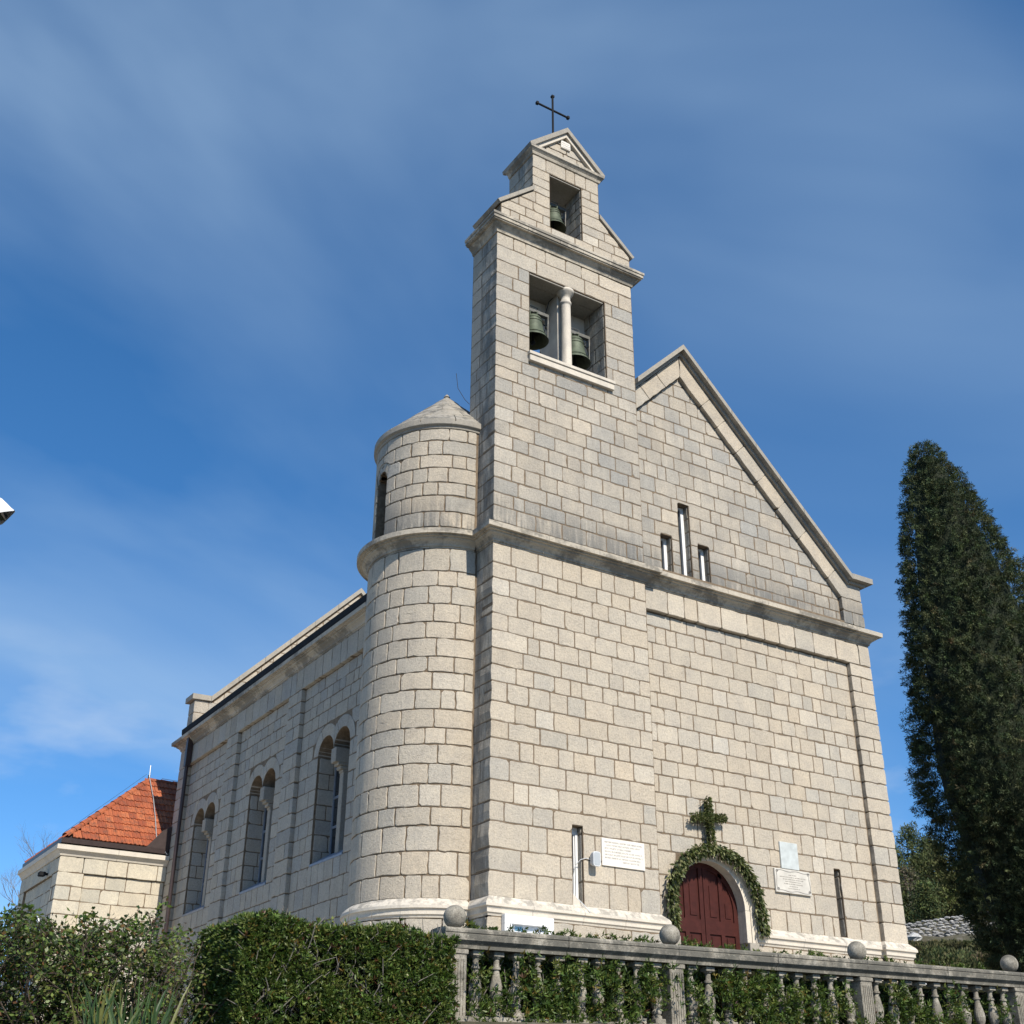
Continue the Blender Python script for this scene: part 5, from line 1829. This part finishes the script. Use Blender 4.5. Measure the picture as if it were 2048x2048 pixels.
# rambling rose bush on the left
def ramble(name, lab, cx0, cx1, yb, zb, ztop, n_cane, n_leaf, cols, wts, leafL):
    t = thing(name, ((cx0 + cx1) / 2, yb, GZ), lab, 'shrub')
    m = MB()
    LP, LA = [], []
    for k in range(n_cane):
        x = rs.uniform(cx0, cx1)
        y = yb + rs.uniform(-0.5, 0.6)
        p = Vector((x, y, GZ - 1.1))
        top = ztop(x) - zb + rs.gauss(0, 0.10)
        d = Vector((rs.gauss(0, 0.22), rs.gauss(-0.05, 0.2), 1)).normalized()
        pts = [p.copy()]
        step = 0.16
        zmax = zb + max(0.2, top)
        while p.z < zmax and len(pts) < 30:
            d = (d + Vector((rs.gauss(0, 0.13), rs.gauss(0, 0.13), rs.gauss(0, 0.05)))).normalized()
            p = p + d * step
            pts.append(p.copy())
        m.tube(pts, [0.009 - 0.006 * i / len(pts) for i in range(len(pts))], 5, cap=False)
        for q in pts[2:]:
            nb2 = rs.choice((0, 1, 1, 2))
            for _ in range(nb2):
                e = q + Vector((rs.gauss(0, 0.16), rs.gauss(0, 0.14), rs.uniform(-0.05, 0.18)))
                m.tube([q, (q + e) / 2 + Vector((0, 0, 0.02)), e], [0.004, 0.0035, 0.002], 4, cap=False)
                for _j in range(n_leaf):
                    LP.append(q.lerp(e, rs.uniform(0.15, 1.0)) + Vector((rs.gauss(0, .035), rs.gauss(0, .035), rs.gauss(0, .03))))
                    LA.append(Vector((rs.gauss(0, 0.8), rs.gauss(-0.3, 0.6), rs.gauss(0.05, 0.5))))
    m.build('canes', 'bark', t)
    P = np.array([tuple(p) for p in LP])
    A = unit(np.array([tuple(p) for p in LA]))
    zr = (P[:, 2] - zb) / 1.2
    T = tints(rng, len(P), cols, wts, 0.2)
    leaves('foliage', P, A, rng.uniform(leafL * 0.7, leafL * 1.25, len(P)), rng.uniform(leafL * 0.5, leafL * 0.75, len(P)), T, 'leaf', t, rng, 0.15)
    return t


def rose_top(x):
    return -1.98 + 0.05 * math.sin(x * 5.0) + 0.28 * math.exp(-((x + 6.79) / 0.07) ** 2) - 0.04 * (x < -7.6) - 0.42 * min(1.0, max(0.0, (x + 6.75) / 0.25))


RC = [(0.065, 0.11, 0.025), (0.11, 0.16, 0.035), (0.16, 0.19, 0.05), (0.038, 0.06, 0.02), (0.16, 0.10, 0.035), (0.11, 0.055, 0.03)]
ramble('rose_bush', 'tall loose rose bush with mixed green and reddish leaves at the far left', -8.75, -6.62, -3.9, -1.9, rose_top, 180, 13, RC, [5, 5, 2, 4, 0.7, 0.45], 0.055)
ramble('young_shrub', 'low light green shrub between the rose bush and the clipped hedge', -6.85, -6.42, -4.55, -2.1, lambda x: -2.08 - 0.25 * abs(x + 6.55), 28, 13, RC, [3, 6, 5, 1, 0.3, 0.1], 0.045)

# sword-leaved iris clump in front
ir = thing('iris_clump', (-7.1, -5.6, -3.1), 'clump of upright sword leaved irises in front of the rose bush', 'plant')
for k in range(70):
    x = rs.uniform(-7.62, -6.85)
    y = -5.6 + rs.uniform(-0.2, 0.25)
    h = rs.uniform(0.75, 1.1)
    lean = Vector((rs.gauss(0, 0.16), rs.gauss(0, 0.12), 1)).normalized()
    sd = Vector((1, rs.uniform(-0.6, 0.6), 0)).normalized()
    w = rs.uniform(0.012, 0.021)
    vs, fs = [], []
    b0 = Vector((x, y, -3.1))
    for i in range(6):
        t = i / 5
        c = b0 + lean * h * t + Vector((lean.x * 0.4 * h * t * t, 0, -0.12 * h * t ** 3))
        ww_ = w * (1 - t) ** 0.55 + 0.001
        nrm = sd.cross(lean).normalized() * 0.004 * (1 - t)
        vs += [c - sd * ww_, c + nrm, c + sd * ww_, c - nrm]
    for i in range(5):
        for j in range(4):
            fs.append((i * 4 + j, i * 4 + (j + 1) % 4, i * 4 + 4 + (j + 1) % 4, i * 4 + 4 + j))
    col = rs.choice([(0.045, 0.092, 0.026), (0.036, 0.072, 0.022), (0.06, 0.11, 0.03), (0.036, 0.075, 0.024), (0.14, 0.15, 0.04)])
    MB().add(vs, fs, col).build('blade', 'leaf', ir)


# ------------------------------------------------------------------ cypresses
def cypress(base, H, Rm, lab, seed, lean=(0, 0), nclump=1500, per=26, shape=0.42):
    r_ = np.random.default_rng(seed)
    t = thing('cypress_tree', base, lab, 'cypress', 'cypresses right of the church')
    B = np.array(base)
    MB().tube([B, B + (lean[0] * .4, lean[1] * .4, H * 0.45), B + (lean[0], lean[1], H * 0.93)], [0.22, 0.15, 0.03], 9).build('trunk', 'bark', t)

    def prof(h):
        return Rm * np.clip((h / shape), 0, 1) ** 0.42 * np.where(h > shape, np.clip((1 - h) / (1 - shape), 0, 1) ** 0.62, 1.0)
    h = r_.uniform(0.03, 0.995, nclump * 3)
    w = prof(h) / Rm
    h = h[r_.uniform(size=len(h)) < w + 0.10][:nclump]
    n = len(h)
    th = r_.uniform(0, 2 * pi, n)
    lob = 1 + 0.06 * np.sin(3 * th + h * 9 + seed) + 0.05 * np.sin(7 * th - h * 23) + 0.04 * np.sin(13 * th + h * 61)
    rr = prof(h) * lob * (0.80 + 0.20 * r_.uniform(size=n) ** 0.7)
    C = np.stack([B[0] + lean[0] * h + rr * np.cos(th), B[1] + lean[1] * h + rr * np.sin(th), B[2] + h * H], 1)
    out = np.stack([np.cos(th), np.sin(th), np.full(n, 0.9)], 1)
    out = unit(out)
    # each clump: a short upswept branchlet whose sprays nod at the tip
    P2 = np.repeat(C, per, 0)
    s = r_.uniform(-0.1, 1.0, n * per)
    ln = np.repeat(r_.uniform(0.14, 0.36, n), per)
    O2 = np.repeat(out, per, 0)
    P2 = P2 + O2 * (s * ln)[:, None] + np.array([0, 0, -1.0]) * (np.clip(s, 0, 1) ** 2 * ln * 0.45)[:, None] + r_.normal(size=(n * per, 3)) * (0.055 * (1.15 - s))[:, None]
    D = unit(O2 * 0.5 + np.array([0, 0, 0.55]) - np.array([0, 0, 1.3]) * np.clip(s, 0, 1)[:, None] + r_.normal(size=(n * per, 3)) * 0.45)
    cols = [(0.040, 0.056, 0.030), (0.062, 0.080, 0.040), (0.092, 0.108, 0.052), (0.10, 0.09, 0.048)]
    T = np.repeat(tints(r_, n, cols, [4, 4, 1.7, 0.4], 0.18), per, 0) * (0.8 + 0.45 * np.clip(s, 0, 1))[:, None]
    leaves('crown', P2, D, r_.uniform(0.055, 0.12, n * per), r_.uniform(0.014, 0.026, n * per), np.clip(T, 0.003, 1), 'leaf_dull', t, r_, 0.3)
    hh = np.linspace(0.02, 0.97, 16)
    vs, fs = [], []
    for a in hh:
        for k in range(14):
            q = 2 * pi * k / 14
            r0 = max(0.02, prof(np.array([a]))[0] * 0.76)
            vs.append((B[0] + lean[0] * a + r0 * cos(q), B[1] + lean[1] * a + r0 * sin(q), B[2] + a * H))
    for i in range(15):
        for k in range(14):
            fs.append((i * 14 + k, i * 14 + (k + 1) % 14, (i + 1) * 14 + (k + 1) % 14, (i + 1) * 14 + k))
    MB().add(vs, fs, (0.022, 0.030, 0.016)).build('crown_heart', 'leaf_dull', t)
    return t


# positions from camera rays
_Rn = np.array(_R)


def at(px, py, depth):
    f = 2433.4
    r = _Rn @ np.array([(px - 1024) / f, -(py - 1024) / f, -1.0])
    return np.array(CAM) + r * depth


tip = at(1846, 891, 37.0)
cb = (tip[0] + 1.35, tip[1] - 0.85, GZ)
cypress(cb, tip[2] - GZ, 2.5, 'tall dark cypress with pointed top right of the church', 5, (-1.35, 0.85), 8500, 42, 0.43)
t2 = at(2080, 1090, 38.5)
cypress((t2[0] + 0.2, t2[1], GZ), t2[2] - GZ, 2.4, 'second cypress cut by the right edge of the view', 9, (-0.2, 0), 4500, 40, 0.42)


# ------------------------------------------------------------------ hillside
def pine(x, y, H, lab, seed, cols, wts, bare=False, wide=0.36):
    r_ = np.random.default_rng(seed)
    z = GZ + float(hill_h(np.array(x), np.array(y)))
    t = thing('pine_tree', (x, y, z), lab, 'pine', 'pines on the hillside')
    m = MB().tube([(x, y, z - 0.3), (x + 0.1, y, z + H * 0.5), (x + 0.05, y + 0.1, z + H * 0.96)], [0.16, 0.10, 0.02], 7)
    C = []
    nb2 = 46
    for k in range(nb2):
        h = 0.12 + 0.86 * k / nb2
        a = k * 2.4 + r_.uniform(-0.4, 0.4)
        L = H * wide * (1.02 - h) ** 0.75 * r_.uniform(0.6, 1.1) + 0.15
        p0 = np.array([x, y, z + H * h])
        p1 = p0 + np.array([cos(a) * L, sin(a) * L, L * r_.uniform(0.1, 0.45)])
        m.tube([p0, (p0 + p1) / 2 + (0, 0, -0.03), p1], [0.035, 0.022, 0.008], 4, cap=False)
        for s in np.linspace(0.35, 1.0, 4):
            C.append(p0 + (p1 - p0) * s + r_.normal(size=3) * 0.12)
    m.build('trunk', 'bark', t)
    C = np.array(C)
    per = 26 if not bare else 12
    P = np.repeat(C, per, 0) + r_.normal(size=(len(C) * per, 3)) * (0.20, 0.20, 0.16)
    D = unit(r_.normal(size=P.shape) + (0, 0, 0.7))
    T = np.repeat(tints(r_, len(C), cols, wts, 0.2), per, 0)
    leaves('crown', P, D, r_.uniform(0.14, 0.26, len(P)), r_.uniform(0.05, 0.09, len(P)), T, 'leaf_dull', t, r_, 0.2)
    return t


PG = [(0.085, 0.11, 0.045), (0.12, 0.135, 0.05), (0.06, 0.08, 0.036)]
def ground_hit(px_, py_):
    for d_ in np.linspace(40, 130, 361):
        q = at(px_, py_, d_)
        if q[2] < GZ + float(hill_h(q[0], q[1])):
            return np.array([q[0], q[1], GZ + float(hill_h(q[0], q[1]))])
    return None


PINES = [(1800, 1715, 1835, 'dark pine touching the church wall on the hillside', 0), (1838, 1670, 1802, 'tallest pine on the skyline between church and cypress', 0), (1872, 1690, 1800, 'thin pine on the skyline right of the tallest one', 0),
         (1893, 1708, 1838, 'broad olive green pine in the middle of the slope', 1), (1824, 1752, 1842, 'grey brown half bare pine beside the church corner', 2), (1936, 1742, 1832, 'olive pine half hidden by the cypress', 1),
         (1858, 1780, 1848, 'low round pine just above the dry stone wall', 0), (1955, 1690, 1812, 'far pine behind the cypress edge', 0), (1806, 1800, 1848, 'small dark pine at the church corner above the wall', 0),
         (1908, 1765, 1843, 'bushy olive pine above the right end of the wall', 1), (1850, 1728, 1812, 'mid green pine below the tallest pine', 0), (1972, 1765, 1840, 'dim pine showing through the cypress foot', 0)]
for i, (px_, py_, pb_, lab, kd) in enumerate(PINES):
    q = ground_hit(px_, pb_)
    if q is None:
        q = ground_hit(px_, pb_ + 30)
    dp = float(-(q - np.array(CAM)) @ _Rn[:, 2])
    Hh = (pb_ - py_) * dp / 2433.4 * 1.1
    cols = {0: PG, 1: [(0.12, 0.135, 0.05), (0.15, 0.155, 0.06), (0.085, 0.095, 0.04)], 2: [(0.16, 0.14, 0.105), (0.12, 0.11, 0.075), (0.18, 0.155, 0.115)]}[kd]
    pine(q[0], q[1], Hh, lab, 30 + i, cols, [4, 3, 3], kd == 2)

# scrub and rocks over the slope
ns = 420
sc_ = np.stack([rng.uniform(16, 95, ns), rng.uniform(-6, 75, ns)], 1)
sc_ = sc_[(0.84 * sc_[:, 0] + 0.54 * sc_[:, 1] > 27)]
zz = GZ + hill_h(sc_[:, 0], sc_[:, 1])
C = np.c_[sc_, zz]
for k in range(330):      # thicker scrub on the slopes that face the road
    q = ground_hit(rs.uniform(1785, 2100), rs.uniform(1885, 1965) if k % 3 else rs.uniform(1770, 1842))
    if q is not None:
        C = np.vstack([C, [q[0], q[1], q[2] + rs.uniform(-0.3, 0.25)]])
per = 110
for k in range(200):
    q = ground_hit(rs.uniform(1795, 1990), rs.uniform(1893, 1925))
    C = np.vstack([C, [q[0], q[1], q[2] - 0.1]])
rad = rng.uniform(0.4, 1.0, len(C))
rad[-200:] = rng.uniform(0.22, 0.36, 200)
_q = (C - np.array(CAM)) @ _Rn
_sx, _sy, _sd = 1024 + 2433.4 * _q[:, 0] / -_q[:, 2], 1024 - 2433.4 * _q[:, 1] / -_q[:, 2], -_q[:, 2]
_top = _sy - rad * 0.9 * 2433.4 / _sd
_hide = (_sx > 1790) & (_sx < 1995) & (_sy > 1850) & (_top < 1880) & (_sd < 80)      # keep the stone wall clear of bushes
C, rad = C[~_hide], rad[~_hide]
g = rng.normal(size=(len(C) * per, 3))
g = g / np.linalg.norm(g, axis=1)[:, None] * rng.uniform(0.55, 1.0, (len(g), 1))
g[:, 2] = np.abs(g[:, 2]) * 0.85
P = np.repeat(C, per, 0) + g * np.repeat(rad, per)[:, None]
T = np.repeat(tints(rng, len(C), [(0.085, 0.095, 0.042), (0.115, 0.11, 0.055), (0.065, 0.075, 0.035), (0.13, 0.105, 0.065)], [4, 3, 3, 1], 0.2), per, 0)
so = leaves('hillside_scrub', P, unit(g + (0, 0, 0.5)), rng.uniform(0.14, 0.26, len(P)), rng.uniform(0.08, 0.14, len(P)), T, 'leaf_dull', None, rng, 0.2)
tag(so, 'low maquis scrub covering the hillside', 'scrub', kind='stuff')


def rock_mesh(m, c, r, tint):
    vs = []
    n = 7
    rows_ = [(-0.6, 0.7), (0.0, 1.0), (0.5, 0.75)]
    for (h, q) in rows_:
        for k in range(n):
            a = 2 * pi * k / n + h
            e = q * rs.uniform(0.75, 1.15)
            vs.append((c[0] + r[0] * e * cos(a), c[1] + r[1] * e * sin(a), c[2] + r[2] * (h + rs.uniform(-0.12, 0.12))))
    vs.append((c[0], c[1], c[2] + r[2] * 0.85))
    fs = []
    for i in range(2):
        for k in range(n):
            fs.append((i * n + k, i * n + (k + 1) % n, (i + 1) * n + (k + 1) % n, (i + 1) * n + k))
    for k in range(n):
        fs.append((2 * n + k, 2 * n + (k + 1) % n, 3 * n))
    m.add(vs, fs, tint)


# dry stone terrace wall
WA, WB = ground_hit(1790, 1887), ground_hit(2000, 1858)
dw = thing('dry_stone_wall', tuple((WA + WB) / 2), 'long pale grey dry stone terrace wall on the hillside', 'wall')
m = MB()
A0, A1 = WA, WB
T0, T1 = WA[2] + 1.05, WB[2] + 1.15
Lw = hypot(A1[0] - A0[0], A1[1] - A0[1])
nz_ = 8
for r in range(11):
    s = rs.uniform(-0.3, 0)
    while s < Lw:
        w = rs.uniform(0.18, 0.5)
        t = s / Lw
        ztop = T0 + (T1 - T0) * t
        z = ztop - 0.165 * (r + 0.5) + rs.gauss(0, 0.02)
        g = rs.uniform(0.24, 0.44)
        rock_mesh(m, (A0[0] + (A1[0] - A0[0]) * t, A0[1] + (A1[1] - A0[1]) * t + rs.gauss(0, 0.03), z), (w * 0.58, 0.16, 0.10), (g, g * 0.985, g * 0.96))
        s += w
tag(m.build('wall_stones', 'rubble', dw, fix=False), kind='stuff')
rk = MB()
for k in range(110):
    x, y = rs.uniform(28, 75), rs.uniform(0, 60)
    if 0.84 * x + 0.54 * y < 32:
        continue
    z = GZ + float(hill_h(np.array(x), np.array(y)))
    q = rs.uniform(0.25, 0.75)
    g = rs.uniform(0.3, 0.5)
    rock_mesh(rk, (x, y, z + 0.1), (q, q * 0.8, q * 0.7), (g, g, g * 0.97))
tag(rk.build('hillside_rocks', 'rubble', None, fix=False), 'scattered pale limestone rocks on the hillside', 'rocks', kind='stuff')


# ------------------------------------------------------------------ bare tree at the far left
def bare_tree(base, H, lab, seed):
    q_ = random.Random(seed)
    t = thing('bare_tree', base, lab, 'tree')
    trunk, crown = MB(), MB()

    def grow(p, d, L, r, lev, mb):
        pts = [p.copy()]
        rr = [r]
        for i in range(4):
            d = (d + Vector((q_.gauss(0, .16), q_.gauss(0, .16), q_.gauss(0.05, .1)))).normalized()
            p = p + d * L / 4
            pts.append(p.copy())
            rr.append(r * (1 - 0.4 * (i + 1) / 4))
        mb.tube(pts, rr, 6 if lev < 2 else 4, cap=False)
        if lev < 6:
            for _ in range(3 if lev < 3 else 4):
                a = q_.uniform(0, 2 * pi)
                k = q_.randint(2, 4)
                dd = (d + Vector((cos(a), sin(a), q_.uniform(-0.1, 0.6))) * q_.uniform(0.5, 0.95)).normalized()
                grow(pts[k].copy(), dd, L * q_.uniform(0.55, 0.78), rr[k] * 0.62, lev + 1, crown)
    grow(Vector(base), Vector((0.05, 0, 1)), H * 0.34, 0.3, 0, trunk)
    trunk.build('trunk', 'grey_bark', t)
    crown.build('branches', 'grey_bark', t)


b0 = at(-8, 1930, 40)
bare_tree((b0[0], b0[1], GZ), 12.5, 'leafless grey tree left of the annex', 4)
b0 = at(-20, 1905, 43)
bare_tree((b0[0] - 0.8, b0[1], GZ), 5.6, 'lower leafless tree at the very left edge', 8)

# ------------------------------------------------------------------ street lamp, only the tip of its head enters the frame
lt = at(29, 1022, 8.6)
lf = at(-190, 1000, 8.6)
lamp = thing('street_lamp', (lf[0], lf[1], RZ), 'white street lamp head reaching in from the left edge', 'street lamp')
d = Vector(lf) - Vector(lt)
d.z = 0
Ln = 0.62
d.normalize()
w = Vector((-d.y, d.x, 0))
secs = [(0.0, 0.012, 0.004, -0.004), (0.025, 0.035, 0.022, -0.018), (0.06, 0.065, 0.055, -0.04), (0.10, 0.095, 0.09, -0.065), (0.2, 0.14, 0.13, -0.08), (0.4, 0.15, 0.14, -0.08), (0.56, 0.09, 0.09, -0.04), (0.62, 0.05, 0.05, -0.03)]
m = MB()
vs, fs = [], []
ns_ = 10
for (s, hw, up, dn) in secs:
    c = Vector(lt) + d * s
    for k in range(ns_):
        a = pi * k / (ns_ - 1)
        vs.append(tuple(c + w * hw * cos(a) + Vector((0, 0, up * sin(a)))))
    vs.append(tuple(c - w * hw * 0.9 + Vector((0, 0, dn))))
    vs.append(tuple(c + w * hw * 0.9 + Vector((0, 0, dn))))
kk = ns_ + 2
for i in range(len(secs) - 1):
    for k in range(kk):
        if k == ns_:
            continue
        fs.append((i * kk + k, i * kk + (k + 1) % kk, (i + 1) * kk + (k + 1) % kk, (i + 1) * kk + k))
m.add(vs, fs)
hd_ = m.build('lamp_head', 'white_paint', lamp, smooth=False)
c = Vector(lt)
MB().add([tuple(c + d * 0.06 + w * 0.055 + Vector((0, 0, -0.015))), tuple(c + d * 0.06 - w * 0.055 + Vector((0, 0, -0.015))), tuple(c + d * 0.5 - w * 0.085 + Vector((0, 0, -0.02))), tuple(c + d * 0.5 + w * 0.085 + Vector((0, 0, -0.02))),
          tuple(c + d * 0.07 + w * 0.05 + Vector((0, 0, -0.05))), tuple(c + d * 0.07 - w * 0.05 + Vector((0, 0, -0.05))), tuple(c + d * 0.5 - w * 0.08 + Vector((0, 0, -0.06))), tuple(c + d * 0.5 + w * 0.08 + Vector((0, 0, -0.06)))],
         [(0, 1, 2, 3), (4, 5, 6, 7), (0, 1, 5, 4), (1, 2, 6, 5), (2, 3, 7, 6), (3, 0, 4, 7)]).build('lamp_lens', 'window_glass', lamp)
a = c + d * 0.6
MB().tube([tuple(a), tuple(a + d * 0.5 + Vector((0, 0, 0.0))), tuple(a + d * 0.9 + Vector((0, 0, -0.25))), (a.x + d.x * 1.0, a.y + d.y * 1.0, a.z - 0.6), (a.x + d.x * 1.0, a.y + d.y * 1.0, RZ)], [0.03, 0.03, 0.035, 0.045, 0.07], 10).build('lamp_post', 'zinc', lamp)
lamp.location = (a.x + d.x, a.y + d.y, RZ)
for ch in lamp.children:
    ch.location = Vector(ch.location) + Vector(lf[:2].tolist() + [RZ]) - Vector(lamp.location)
